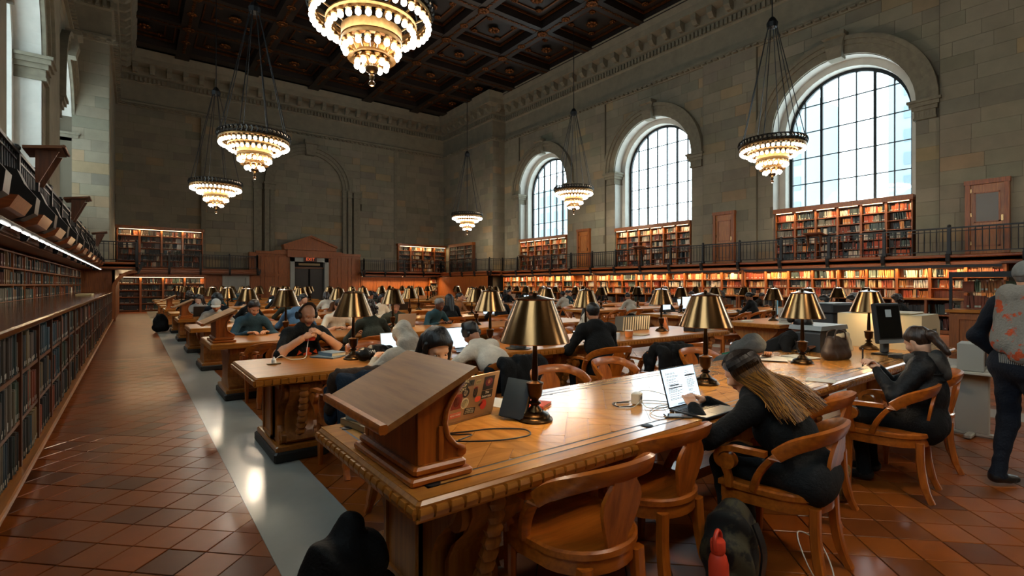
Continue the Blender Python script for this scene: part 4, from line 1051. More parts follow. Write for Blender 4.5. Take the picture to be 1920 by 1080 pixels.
# ------------------------------------------------------------------ lecterns
def lectern(k, label):
    y0 = row_y(k)-.17
    t = thing('book_lectern', label, 'lectern', (.965, y0, TH), 0, 'sloping oak lecterns on the table ends')
    B().cbox(-.155, .115, -.30, .30, 0, .03, .008).build('plinth', CHAIR, t); B().cbox(-.135, .095, -.285, .285, .03, .065, .01).build('base_moulding', CHAIR, t)
    cv = [(.085, .10), (.045, .12), (.012, .16), (0., .21), (.008, .26), (.035, .31), (.085, .365)]
    prof = [(-.115, .06), (.09, .06)]+cv+[(.10, .388), (-.115, .287)]
    for y in (-.255, .225): B().prism(prof, 'y', y, y+.03).build('side_panel', CHAIR_Z, t)
    rim = [(x+.004, z) for x, z in cv]
    for s in (-1, 1):
        m = B(); m.tube([(x, s*.268, z) for x, z in rim], .011, 6); m.build('curved_moulding', CHAIR, t, smooth=True)
        B().box(-.112, -.09, s*.262-.006, s*.262+.006, .07, .28).build('corner_strip', CHAIR_Z, t); B().box(-.02, .0, s*.262-.005, s*.262+.005, .07, .2).build('corner_strip', CHAIR_Z, t)
    B().box(-.113, -.095, -.225, .225, .06, .285).build('front_panel', CHAIR_Z, t)
    B().tube([(.085, -.26, .085), (.085, .26, .085)], .022, 10).build('book_roll', CHAIR, t, smooth=.7)
    n = Vector((-.4615, 0, 1)).normalized(); a = Vector((-.265, 0, .222)); c = Vector((.13, 0, .405)); th = .024
    bd = B(); q = [(a.x, a.z), (c.x, c.z), (c.x+n.x*th, c.z+n.z*th), (a.x+n.x*th, a.z+n.z*th)]; bd.prism(q, 'y', -.315, .315); bd.build('reading_board', OAK_Y2, t)
    B().tube([(a.x-.004, -.32, a.z+.022), (a.x-.004, .32, a.z+.022)], .017, 8).build('book_stop', CHAIR, t, smooth=.8)
    return t
OAK_Y2 = wood('worn_oak_board', '#96602a', '#744413', 'y', .5, .08)
lectern(0, 'large sloping oak lectern on nearest table end')
lectern(2, 'sloping oak lectern on third table, beside man in blue')
lectern(4, 'sloping oak lectern on fifth table along the aisle')
lectern(6, 'small distant oak lectern on seventh table along aisle')
# ================================================================== SOFT BODIES (people, coats, bags) from blended volumes
def cap(a, b, r1, r2=None, n=None, k=1., t=0): return ('c', np.array(a, float), np.array(b, float), r1, r1 if r2 is None else r2, None if n is None else np.array(n, float)/np.linalg.norm(n), k, t)
def ell(c, r, t=0): return ('e', np.array(c, float), np.array(r, float), t)
def p_dist(pr, X):
    if pr[0] == 'e':
        q = X-pr[1]; return (np.sqrt(((q/pr[2])**2).sum(-1))-1)*pr[2].min()
    _, a, b, r1, r2, n, k, t = pr
    ba = b-a; L2 = (ba*ba).sum(); pa = X-a
    h = np.clip((pa@ba)/L2, 0, 1) if L2 > 1e-9 else np.zeros(X.shape[:-1])
    q = pa-h[..., None]*ba
    if n is not None: q = q+n*((q@n)*(k-1))[..., None]
    return np.sqrt((q*q).sum(-1))-(r1+(r2-r1)*h)
def p_box(pr):
    if pr[0] == 'e': return pr[1]-pr[2], pr[1]+pr[2]
    m = max(pr[3], pr[4]); return np.minimum(pr[1], pr[2])-m, np.maximum(pr[1], pr[2])+m
def nets(prims, h, blend=.03, cuts=(), noise=0., nscale=9., seed=0, clipf=None):
    lo = np.min([p_box(p)[0] for p in prims], 0)-3*h-noise; hi = np.max([p_box(p)[1] for p in prims], 0)+3*h+noise
    n = np.ceil((hi-lo)/h).astype(int)+1
    F = np.full(n, .5)
    def sub(pr, pad):
        a, b = p_box(pr); i0 = np.maximum(((a-pad-lo)/h).astype(int), 0); i1 = np.minimum(((b+pad-lo)/h).astype(int)+2, n)
        sl = tuple(slice(x, y) for x, y in zip(i0, i1))
        g = np.meshgrid(*[lo[d]+h*np.arange(i0[d], i1[d]) for d in range(3)], indexing='ij'); return sl, np.stack(g, -1)
    for pr in prims:
        sl, X = sub(pr, blend+2.5*h+noise); d = p_dist(pr, X); f = F[sl]; k = blend
        hh = np.maximum(k-np.abs(f-d), 0)/k; F[sl] = np.minimum(f, d)-hh*hh*k*.25
    for pr in cuts:
        sl, X = sub(pr, 3*h); d = p_dist(pr, X); F[sl] = np.maximum(F[sl], -d)
    if noise or clipf:
        g = np.stack(np.meshgrid(*[lo[d]+h*np.arange(n[d]) for d in range(3)], indexing='ij'), -1)
        if noise:
            rs = np.random.RandomState(seed); w = np.zeros(tuple(n))
            for i in range(5):
                v = rs.randn(3); v /= np.linalg.norm(v); w += np.sin((g@v)*nscale*(1+.6*i)+rs.rand()*6+1.5*np.sin((g@rs.randn(3))*nscale*.5))/(1+.5*i)
            F = F+noise*w*.5
        if clipf: F = np.maximum(F, clipf(g))
    S = F < 0; c = sum(S[a:n[0]-1+a, b:n[1]-1+b, d:n[2]-1+d].astype(np.int8) for a in (0, 1) for b in (0, 1) for d in (0, 1))
    I = np.argwhere((c > 0) & (c < 8)); idx = -np.ones(tuple(n-1), int); idx[tuple(I.T)] = np.arange(len(I))
    P = np.zeros((len(I), 3)); cnt = np.zeros(len(I)); C8 = [(a, b, d) for a in (0, 1) for b in (0, 1) for d in (0, 1)]
    for A in C8:
        for ax in range(3):
            if A[ax] == 0:
                Bc = list(A); Bc[ax] = 1
                f0 = F[I[:, 0]+A[0], I[:, 1]+A[1], I[:, 2]+A[2]]; f1 = F[I[:, 0]+Bc[0], I[:, 1]+Bc[1], I[:, 2]+Bc[2]]
                x = (f0 < 0) != (f1 < 0); t = np.where(x, f0/np.where(f0 == f1, 1, f0-f1), 0)
                e = np.tile(np.array(A, float), (len(I), 1)); e[:, ax] += t; P += e*x[:, None]; cnt += x
    V = lo+h*(I+P/np.maximum(cnt, 1)[:, None]); Q = []
    for ax in range(3):
        o1, o2 = [(1, 2), (2, 0), (0, 1)][ax]
        s0 = [slice(0, n[d]) for d in range(3)]; s1 = list(s0); s0[ax] = slice(0, n[ax]-1); s1[ax] = slice(1, n[ax])
        a, b = S[tuple(s0)], S[tuple(s1)]; E = np.argwhere(a != b)
        E = E[(E[:, o1] > 0) & (E[:, o2] > 0) & (E[:, o1] < n[o1]-1) & (E[:, o2] < n[o2]-1)]
        def cell(d1, d2): J = E.copy(); J[:, o1] += d1; J[:, o2] += d2; return idx[tuple(J.T)]
        q = np.stack([cell(-1, -1), cell(0, -1), cell(0, 0), cell(-1, 0)], 1); ins = a[tuple(E.T)]; q[~ins] = q[~ins][:, ::-1]; Q.append(q)
    Q = np.concatenate(Q); Q = Q[(Q >= 0).all(1)]
    fc = V[Q].mean(1); tags = np.array([p[-1] for p in prims]); D = np.stack([p_dist(p, fc) for p in prims]); T = tags[D.argmin(0)]
    return V, Q, T
class Soup:
    def __init__(s): s.V = []; s.Q = []; s.T = []; s.n = 0
    def add(s, V, Q, T): s.V.append(V); s.Q.append(Q+s.n); s.T.append(T); s.n += len(V)
    def build(s, name, mats, parent=None, loc=None, rot=None):
        V = np.concatenate(s.V); Q = np.concatenate(s.Q); T = np.concatenate(s.T)
        me = bpy.data.meshes.new(name); me.vertices.add(len(V)); me.vertices.foreach_set('co', V.astype(np.float32).ravel())
        me.loops.add(4*len(Q)); me.loops.foreach_set('vertex_index', Q.astype(np.int32).ravel()); me.polygons.add(len(Q))
        me.polygons.foreach_set('loop_start', np.arange(0, 4*len(Q), 4, dtype=np.int32)); me.polygons.foreach_set('loop_total', np.full(len(Q), 4, dtype=np.int32))
        for m in mats: me.materials.append(m)
        me.polygons.foreach_set('material_index', T.astype(np.int32)); me.polygons.foreach_set('use_smooth', np.ones(len(Q), bool)); me.update(calc_edges=True); me.validate()
        return link(name, me, parent, loc, rot)
def blob(name, prims, m, h=.012, parent=None, loc=None, rot=None, blend=.03, **kw):
    s = Soup(); s.add(*nets(prims, h, blend, **kw)); return s.build(name, m if isinstance(m, list) else [m], parent, loc, rot)
def cloth(name, col, rough=.85, bump=.5, scale=60): return mat('cloth_'+name, col, rough, var=.15, scale=14, bump=bump, bscale=scale, spec=.25)
def skin(i): return mat(f'skin_{i}', ['#c08a68', '#a9714f', '#d0a184', '#5f3a26', '#8a5a3c', '#c99775'][i], .5, var=.07, scale=18)
LIPS = mat('lips', '#8f4c42', .45); EYEW = mat('eye_white', '#cfcac2', .3); EYED = mat('eye_dark', '#150f0c', .2)
def hairm(c): return mat('hair_'+c, {'black': '#0d0b0a', 'brown': '#2a1a10', 'dark': '#181210', 'grey': '#6d6a66', 'blonde': '#8a6436', 'ginger': '#5a3018'}[c], .45, var=.35, scale=40, stretch=(1, 1, .15), bump=.4, bscale=90)
def rotm(ax, a): return np.array(Matrix.Rotation(a, 3, ax))
def unit(v): v = np.array(v, float); return v/np.linalg.norm(v)
def ik(A, W, l1, l2, hint):
    A, W = np.array(A, float), np.array(W, float); d = W-A; L_ = np.linalg.norm(d)
    if L_ > (l1+l2)*.995: W = A+d/L_*(l1+l2)*.995; d = W-A; L_ = np.linalg.norm(d)
    L_ = max(L_, .08); u = d/np.linalg.norm(d); x = (l1*l1-l2*l2+L_*L_)/(2*L_); r = math.sqrt(max(0, l1*l1-x*x)); hv = np.array(hint, float); hv = hv-u*(hv@u); hv = hv/np.linalg.norm(hv)
    return A+u*x+hv*r, W
def hand_prims(W, f, up, side, curl, spread=.012):
    """five separate fingers; W wrist, f finger direction, up back of the hand, side +1 if the thumb lies at +x"""
    f = unit(f); up = np.array(up, float); up = unit(up-f*(up@f)); x = np.cross(f, up)*side
    P = lambda a, b, c: W+x*a+f*b+up*c
    pr = [cap(P(0, -.02, 0), P(0, .03, 0), .024, .030, up, 1.5), cap(P(-.012, .04, 0), P(-.014, .075, 0), .028, .026, up, 2.), cap(P(.016, .04, 0), P(.016, .075, 0), .026, .024, up, 2.)]
    for bx, ln in ((.030, .92), (.0105, 1.0), (-.010, .95), (-.030, .78)):
        p = P(bx, .085, .003); ang = .0; dirx = bx*.25*(spread/.012); segs = (.038*ln, .026*ln, .022*ln)
        for j, sl in enumerate(segs):
            ang += curl*(.8 if j == 0 else 1.); q = p+sl*unit(f*math.cos(ang)-up*math.sin(ang)+x*dirx*3); r = .0092-.0008*j; pr.append(cap(p, q, r, r-.0006)); p = q
    a, b, c, d = P(.026, .022, -.006), P(.048, .048, -.016), P(.052, .074, -.026-.02*curl), P(.046, .096, -.032-.028*curl)
    return pr+[cap(a, b, .015, .012), cap(b, c, .0115, .0105), cap(c, d, .0105, .0085)]
def head_soup(S, c, R, lod, fem, nk):
    nb_ = R.T@(np.array(nk)-c)
    h = (.0055, .009, .016)[lod]; w = .96 if fem else 1.
    pr = [ell((0, -.012, .035), (.074*w, .094, .086)), cap((0, .028, .0), (0, .052, -.078), .060*w, .030*w), cap((-.035*w, .0, -.045), (.035*w, .0, -.045), .036), cap((-.03*w, .07, -.02), (.03*w, .07, -.02), .026),
          cap((-.034*w, .073, .032), (.034*w, .073, .032), .013), cap((0, .083, .02), (0, .104, -.018), .008, .0125), cap((-.010, .094, -.02), (.010, .094, -.02), .009),
          cap((0, .066, -.088), (0, .068, -.084), .018), ell((-.075*w, -.012, .0), (.011, .020, .031)), ell((.075*w, -.012, .0), (.011, .020, .031)),
          cap((-.018, .085, -.046), (.018, .085, -.046), .0065, t=4), cap((-.014, .085, -.056), (.014, .085, -.056), .0075, t=4), cap((0, -.02, -.05), nb_, .050*w, .054*w)]
    cuts = [ell((-.031*w, .094, .012), (.016, .013, .010)), ell((.031*w, .094, .012), (.016, .013, .010))] if lod < 2 else []
    V, Q, T = nets(pr, h, .018, cuts); S.add(V@R.T+c, Q, T)
    if lod < 2:
        for sx in (-1, 1):
            V, Q, T = nets([ell((sx*.031*w, .0765, .0105), (.0125, .0125, .0066), 5)], .004, .01); T = np.where((np.hypot(V[Q].mean(1)[:, 0]-sx*.031*w, V[Q].mean(1)[:, 2]-.010) < .0058) & (V[Q].mean(1)[:, 1] > .08), 6, T); S.add(V@R.T+c, Q, T)
HAIRLINE = lambda g: (g[..., 1]-.02)*.8-(g[..., 2]-.03)*.6-.014
def hair(style, parent, c, R, lod, m, seed=1):
    if style in (None, 'bald'): 
        return None
    h = (.007, .011, .018)[lod]; S = Soup()
    def put(pr, blend=.03, noise=.004, clipf=None, ns=40.):
        V, Q, T = nets(pr, h, blend, (), noise, ns, seed, clipf); S.add(V@R.T+c, Q, T)
    infl = {'short': .009, 'curly': .034, 'long': .014, 'bun': .010, 'pony': .011, 'bob': .018}.get(style, .01)
    put([ell((0, -.014, .037), (.074+infl, .094+infl, .087+infl))], noise=.018 if style == 'curly' else .003, clipf=HAIRLINE, ns=60 if style == 'curly' else 40)
    if style == 'bun': put([ell((0, -.135, .0), (.045, .045, .045))])
    if style == 'pony': put([ell((0, -.115, .01), (.04, .04, .04)), cap((0, -.125, .0), (.03, -.15, -.16), .035, .022)])
    if style in ('long', 'bob'):
        z1 = -.12 if style == 'bob' else -.27
        put([cap((-.06, -.06, .03), (-.085, -.05, z1), .035, .028), cap((.06, -.06, .03), (.085, -.05, z1), .035, .028), cap((0, -.09, .03), (0, -.11, z1), .05, .05, (0, 1, 0), 1.3), cap((-.076, .02, .05), (-.082, .035, z1*.6), .018, .014), cap((.076, .02, .05), (.082, .035, z1*.6), .018, .014)])
    if style == 'curly': put([ell((0, -.05, -.02), (.105, .08, .10))], noise=.025, ns=70)
    return S.build('hair', [m], parent)
def person(label, x, y, rz, top, legs, sk, hairst, hairc, lod=1, lean=18, side=0., twist=0., head=(20, 0), hands=None, fem=False, sleeves=True, hood=None, headgear=None, stand=False, curl=.45, scale=1., hup=None, bulk=1., z=0., shoes='#151413', group=None, roll=0., elbow=None):
    root = thing('person', label, 'person', (x, y, z), rz, group); root.scale = (scale,)*3
    le, sd = math.radians(lean), math.radians(side)
    P = np.array((0, -.06, .545 if not stand else .94)); up = lambda k: unit((math.sin(sd)*k, math.sin(le*k), math.cos(le*k)))
    d1, d2 = up(.75), up(1.1); C = P+.25*d1; Nk = C+.27*d2; Sh = C+.20*d2
    ax = unit((math.cos(math.radians(twist)), math.sin(math.radians(twist)), -math.sin(sd)*.6)); fw = unit(np.cross(d2, ax)); sw = (.155 if fem else .18)*bulk
    b = bulk
    pr = [cap(P+(-.075, 0, 0), P+(.075, 0, 0), .125*b, n=(0, 1, 0), k=1.12, t=2), cap(P+.05*d1, C, .128*b, .135*b, fw, 1.22, 1), cap(C-ax*.04, C+ax*.04, .132*b, .132*b, fw, 1.15, 1), cap(C, Sh, .135*b, .11*b, fw, 1.25, 1),
          cap(Sh-ax*(sw-.04), Sh+ax*(sw-.04), .075*b, n=fw, k=1.05, t=1), cap(Sh, Nk, .085*b, .056, t=1)]
    pr += [cap(Nk-ax*.03-d2*.005, Nk+ax*.03-d2*.005, .062, n=fw, k=.95, t=1)]
    if fem: pr += [cap(C+fw*.06+d2*.06-ax*.05, C+fw*.06+d2*.06+ax*.05, .075*b, t=1)]
    hp, hy = math.radians(head[0]), math.radians(head[1])
    R = rotm('Z', hy)@rotm('X', -hp)@np.eye(3); R = rotm('Y', math.radians(roll))@R
    hc = Nk+.135*unit(d2*.55+np.array((0, .15*math.sin(le), .8)))+np.array((0, .02, 0))
    handS = Soup(); wr = []
    for i, sx in enumerate((-1, 1)):
        A = Sh+ax*sx*sw-d2*.01
        tgt = hands[i] if hands else (sx*.16, .36, .80)
        E, W = ik(A, tgt, .29, .26, elbow[i] if elbow else (sx*.9, -.35, -.8))
        pr += [cap(A, E, .058*b, .047*b, t=1), cap(E, W, .046*b, .036, t=1 if sleeves else 0)]
        wr.append((W, unit(W-E), sx))
    for sx in (-1, 1):
        if stand:
            H = P+(sx*.085, 0, -.03); K = np.array((sx*.10, -.02+(.06 if sx > 0 else -.02), .50)); An = np.array((sx*.11, -.06+(.08 if sx > 0 else -.06), .09))
        else:
            H = P+(sx*.085, .03, -.01); K = np.array((sx*.13, .40, .53)); An = np.array((sx*.13, .34, .085))
        pr += [cap(H, K, .088, .064, t=2), cap(K, An, .062, .047, t=2)]
        pr += [cap(An+(0, -.02, -.03), An+(0, .15, -.045), .042, .034, (0, 0, 1), 1.15, t=3)]
    S = Soup(); h = (.0115, .018, .03)[lod]
    V, Q, T = nets(pr, h, .045, (), .006 if lod < 2 else .004, 26., int(abs(x*97+y*31)) % 1000); S.add(V, Q, T)
    head_soup(S, hc, R, lod, fem, Nk-d2*.02)
    for (W, f, sx) in wr:
        u = (0, 0, 1) if hup is None else hup[0 if sx < 0 else 1]
        if abs(np.dot(unit(u), f)) > .93: u = (0, 1, .2)
        # hands point on along the forearm, thumb towards the body's middle
        V, Q, T = nets(hand_prims(W+f*.02, unit(f+np.array((-sx*.25, .15, -.05))), u, -sx, curl), (.0048, .0068, .011)[lod], .008); S.add(V, Q, T)
    skm = skin(sk); lm = legs
    S.build('body', [skm, top, lm, mat('shoe_'+shoes, shoes, .5), LIPS, EYEW, EYED], root)
    hm = hairm(hairc) if hairc else None
    hair(hairst, root, hc, R, lod, hm)
    hh = (.009, .013, .02)[lod]
    if hood:
        s = Soup(); V, Q, T = nets([ell((0, -.025, .038), (.09, .112, .105)), cap((0, -.09, .07), (0, -.115, .02), .05, .06), cap((0, -.06, -.06), (0, -.05, -.15), .09, .11)], hh, .04, [ell((0, .10, -.01), (.068, .10, .10))], .012, 30.); s.add(V@R.T+hc, Q, T); s.build('hood', [hood], root)
    if headgear == 'headphones':
        g = B(); pts = [tuple(R@np.array((.092*math.cos(a), -.012, .025+.112*math.sin(a)))+hc) for a in np.linspace(0, PI, 15)]
        g.tube(pts, [(.018, .008)]*15, 6)
        for sx in (-1, 1): g.tube([tuple(R@np.array((sx*.075, -.01, 0))+hc), tuple(R@np.array((sx*.112, -.01, 0))+hc)], .042, 14)
        g.build('headphones', BLACK, root, smooth=.8)
    if headgear in ('cap', 'beanie'):
        s = Soup(); cf = (lambda g: .045-g[..., 2]+.25*(g[..., 1]-.05)) if headgear == 'cap' else (lambda g: .02-g[..., 2]+.3*g[..., 1])
        V, Q, T = nets([ell((0, -.014, .04), (.088, .108, .098))], hh, .02, (), .002, 20., 1, cf); s.add(V@R.T+hc, Q, T)
        if headgear == 'cap': V, Q, T = nets([cap((-.03, .10, .055), (.03, .10, .055), .055, n=(0, 0, 1), k=6.)], hh*.7, .01); s.add(V@R.T+hc, Q, T)
        s.build('cap' if headgear == 'cap' else 'beanie', [mat('hat_pale', '#b8bab4', .9) if headgear == 'cap' else mat('hat_grey', '#6b6d69', .9, bump=.4, var=.1, scale=50)], root)
    return root, hc, R, dict(N=Nk, C=C, S=Sh, fw=fw, ax=ax, d2=d2)
K = {}
def C_(n, c, **k):
    if n not in K: K[n] = cloth(n, c, **k)
    return K[n]
NYLON = cloth('nylon_black', '#0f1215', .6, .9, 26)
BLK = C_('black', '#0c0d0e'); JEAN = C_('denim_dark', '#161d28'); GREY = C_('grey', '#8b8a86'); NAVY = C_('navy', '#10161f'); CHAR = C_('charcoal', '#1d1f20')
WHT = C_('white', '#cfc6b6'); BLUE = C_('blue', '#27414f'); DEN = C_('denim', '#4c6a86'); BRN = C_('brown', '#4a2e1c'); OLV = C_('olive', '#33352a'); LGREY = C_('light_grey', '#aea698'); TEAL = C_('teal', '#1d3a44'); CREAM = C_('cream', '#b3a692'); RED = C_('rust', '#7a3420')
PAPER = mat('paper', '#cfcbc0', .8)
def screen_mat(n, c, e): m = mat(n, c, .3, emit=e); return m
SCR = screen_mat('screen_lit', (.62, .80, .95), .7); SCR_W = screen_mat('screen_page', (.78, .90, .97), .75); SCR_D = mat('screen_off', '#0a0c0e', .12)
INKM = mat('screen_ink', '#2a2f36', .5)
def laptop(x, y, rz, label, col, lit, ang=108, w=.34, d=.235, detail=True, z=None):
    r = thing('laptop', label, 'laptop', (x, y, TH+.001 if z is None else z), rz); mt = mat('laptop_'+col, col, .35, .6)
    B().cbox(-w/2, w/2, -d, 0, 0, .014, .003).build('keyboard_base', mt, r)
    if detail:
        kb = B()
        for i in range(12):
            for j in range(5): kb.box(-w/2+.025+i*(w-.05)/12, -w/2+.021+(i+1)*(w-.05)/12, -d*.16-j*.019-.016, -d*.16-j*.019, .014, .0165)
        kb.build('keys', BLACK, r); B().box(-.05, .05, -d+.012, -d+.07, .014, .0148).build('touchpad', mt, r)
    a = math.radians(ang-90); lid = B().cbox(-w/2, w/2, -.006, .0, 0, d, .002).build('lid', mt, r, (0, .004, .012), (-a, 0, 0))
    B().box(-w/2+.008, w/2-.008, -.0072, -.006, .01, d-.008).build('screen', SCR if lit else SCR_D, lid)
    return r, lid
def fy(k): return row_y(k)-.58-.27      # seat line on the viewer's side of row k
def by(k): return row_y(k)+.58+.27      # seat line on the far side
# ---- foreground and middle people, each with the chair
BLONDE = person('woman with long light hair and black top typing on laptop', 2.85, 1.20, .12, BLK, CHAR, 0, 'short', 'brown', 0, 41, head=(36, 8), hands=((-.18, .55, .85), (.06, .58, .85)), fem=True, curl=.35, bulk=1.15, scale=.94)
PUFF = person('woman in black puffer jacket holding a phone, hair tied back', 4.68, 1.15, .10, NYLON, BLK, 2, 'pony', 'brown', 0, 5, side=6, head=(30, -30), hands=((-.15, .25, .95), (-.04, .27, .97)), fem=True, bulk=1.22, elbow=((-.6, .1, -1), (.6, .1, -1)), curl=.6, hup=((-.6, -.4, .4), (.6, -.4, .4)), scale=.91)
STANDER = person('standing person in dark jacket with patterned scarf and grey beanie', 5.27, .65, math.radians(-122), NAVY, JEAN, 0, 'short', 'grey', 0, 6, head=(12, 0), hands=((-.26, .10, .93), (.24, .16, .80)), headgear='beanie', stand=True, bulk=1.1, scale=.985)
person('young woman with long black hair bent behind the near lectern', 1.46, by(0)-.02, PI+.12, C_('dark_scarf', '#201f22'), JEAN, 5, 'long', 'black', 0, 30, head=(34, -12), hands=((-.10, .40, .80), (.16, .42, .80)), fem=True)
person('person in grey hoodie bent over the second table, hood up', 2.12, fy(1)+.02, .0, LGREY, JEAN, 0, 'short', 'dark', 1, 52, head=(50, 0), hands=((-.26, .46, .80), (.26, .50, .80)), hood=LGREY, bulk=1.1)
person('man in white shirt with headphones slumped over the second table', 3.0, fy(1)-.02, .05, WHT, JEAN, 1, 'short', 'black', 0, 52, side=-10, twist=12, head=(45, 15), hands=((-.34, .46, .80), (.12, .52, .80)), headgear='headphones', bulk=1.08)
BALD = person('bald man with headphones in black shirt with orange print', 1.52, by(1)-.02, PI+.05, C_('tee_black', '#0e1012'), JEAN, 0, 'bald', 'dark', 0, 14, head=(24, 12), hands=((-.10, .30, .98), (.12, .30, .95)), headgear='headphones', sleeves=False, curl=.75, bulk=1.08, hup=((-.8, .3, .3), (.8, .3, .3)), elbow=((-.8, .6, -.9), (.8, .6, -.9)))
person('man in blue shirt looking down at a laptop, third table', 1.47, by(2), PI+.1, BLUE, CHAR, 0, 'short', 'brown', 0, 22, head=(34, 5), hands=((-.14, .40, .80), (.16, .40, .80)))
person('man in grey sweater and pale cap writing at fourth table', 1.30, by(3), PI, GREY, CHAR, 1, 'short', 'dark', 1, 34, head=(30, -10), hands=((-.22, .42, .80), (.16, .44, .80)), headgear='cap')
person('person in blue denim shirt seen from behind beyond bald man', 2.45, fy(3), -.1, DEN, CHAR, 1, 'short', 'dark', 1, 14, head=(8, -55))
person('person in white tee shirt hidden by a lamp, third table', 2.78, by(2), PI+.1, WHT, JEAN, 0, 'short', 'brown', 1, 24, head=(30, 0), sleeves=False)
person('curly haired person seen from behind at the third table', 2.80, fy(2), .0, OLV, CHAR, 1, 'curly', 'brown', 1, 26, head=(22, 0))
person('dark haired person in black seen from behind, fourth table', 5.75, fy(3), -.1, BLK, BLK, 1, 'long', 'black', 1, 16, head=(12, 0), fem=True)
person('young man in tan sweater facing the viewer, fourth table', 6.9, by(3), PI+.5, C_('tan', '#7a5232'), CHAR, 0, 'short', 'black', 1, 16, head=(6, 8))
person('hooded person in brown jacket behind second table lamp', 4.42, by(1), PI+.2, BRN, CHAR, 4, 'short', 'dark', 1, 26, head=(28, 0), hood=GREY)
person('smiling dark haired woman in grey knit at second table', 5.95, by(1), PI+.55, LGREY, CHAR, 2, 'long', 'black', 1, 14, side=-6, head=(10, 10), fem=True)
person('large man in black top seen from behind, second table', 4.50, fy(1)+.02, -.18, BLK, BLK, 1, 'short', 'dark', 0, 20, head=(14, -14), bulk=1.2)
EARB = person('woman with earbuds in black writing on far side of near table', 6.06, by(0)-.06, PI+.25, BLK, BLK, 3, 'bun', 'black', 0, 46, head=(34, 10), hands=((-.24, .40, .80), (.20, .44, .80)), fem=True)
person('man in dark jacket looking left near the monitors', 11.75, 3.9, .9, CHAR, BLK, 0, 'short', 'dark', 1, 14, head=(18, 0))
person('person in grey hood slumped asleep beyond typing woman', 5.0, by(0)-.04, PI-.1, C_('hood_grey', '#4c4e4d'), CHAR, 1, 'short', 'dark', 1, 60, head=(58, 0), hands=((-.26, .46, .84), (.26, .46, .84)), hood=C_('hood_grey', '#4c4e4d'), scale=.93)
chair(5.0, by(0)+.03, PI-.1, 'oak armchair of the slumped person in grey hood')
chair(11.75, 3.9, .9, 'oak armchair of man in dark jacket near the monitors')
for x, y, rz, l in ((2.85, 1.30, .1, 'oak armchair of the long haired woman typing'), (4.55, 1.30, .12, 'oak armchair of the woman in black puffer jacket'), (1.46, by(0), PI+.1, 'oak armchair of young woman behind the lectern'),
                    (2.12, fy(1)-.02, 0, 'oak armchair of the person in grey hoodie'), (3.0, fy(1)-.06, .05, 'oak armchair of slumped man in white shirt'), (1.52, by(1)+.03, PI, 'oak armchair of the bald man'),
                    (1.47, by(2)+.03, PI+.1, 'oak armchair of man in blue shirt'), (1.30, by(3)+.03, PI, 'oak armchair of man in pale cap'), (2.45, fy(3), -.1, 'oak armchair of person in denim shirt'),
                    (2.78, by(2)+.03, PI, 'oak armchair of person in white tee'), (2.80, fy(2)-.02, 0, 'oak armchair of the curly haired person'), (5.75, fy(3)-.02, -.1, 'oak armchair of dark haired person, fourth table'),
                    (6.9, by(3)+.03, PI+.5, 'oak armchair of man in tan sweater'), (4.42, by(1)+.03, PI+.2, 'oak armchair of hooded person in brown'), (5.95, by(1)+.03, PI+.5, 'oak armchair of smiling woman in grey knit'),
                    (4.50, fy(1)-.04, -.18, 'oak armchair of the large man in black'), (6.02, by(0)+.02, PI+.2, 'oak armchair of the woman with earbuds'),
                    # empty ones
                    (1.58, 1.60, -.04, 'empty oak armchair pulled out nearest the viewer'), (2.22, 1.72, .02, 'empty oak armchair tucked in, second from lectern'), (3.68, 1.55, .1, 'empty oak armchair between typing woman and puffer jacket woman'),
                    (5.38, 1.34, .3, 'dark oak armchair at right beyond the puffer jacket woman'), (2.92, by(0)+.06, PI-.05, 'empty oak armchair across table from near lamp'), (1.50, 4.16, .05, 'oak armchair with blue coat at second table corner'),
                    (2.35, by(1)+.08, PI+.1, 'empty oak armchair behind lamp at second table'), (5.02, 3.72, -.2, 'oak armchair draped with a black coat'), (5.55, 3.80, -.1, 'empty oak armchair at second table near book cart'),
                    (3.55, by(1)+.1, PI, 'empty oak armchair far side of second table'), (1.55, fy(2)-.05, .1, 'empty oak armchair at corner of third table'), (3.7, by(0)+.1, PI+.1, 'empty oak armchair far side of near table centre')):
    chair(x, y, rz, l)
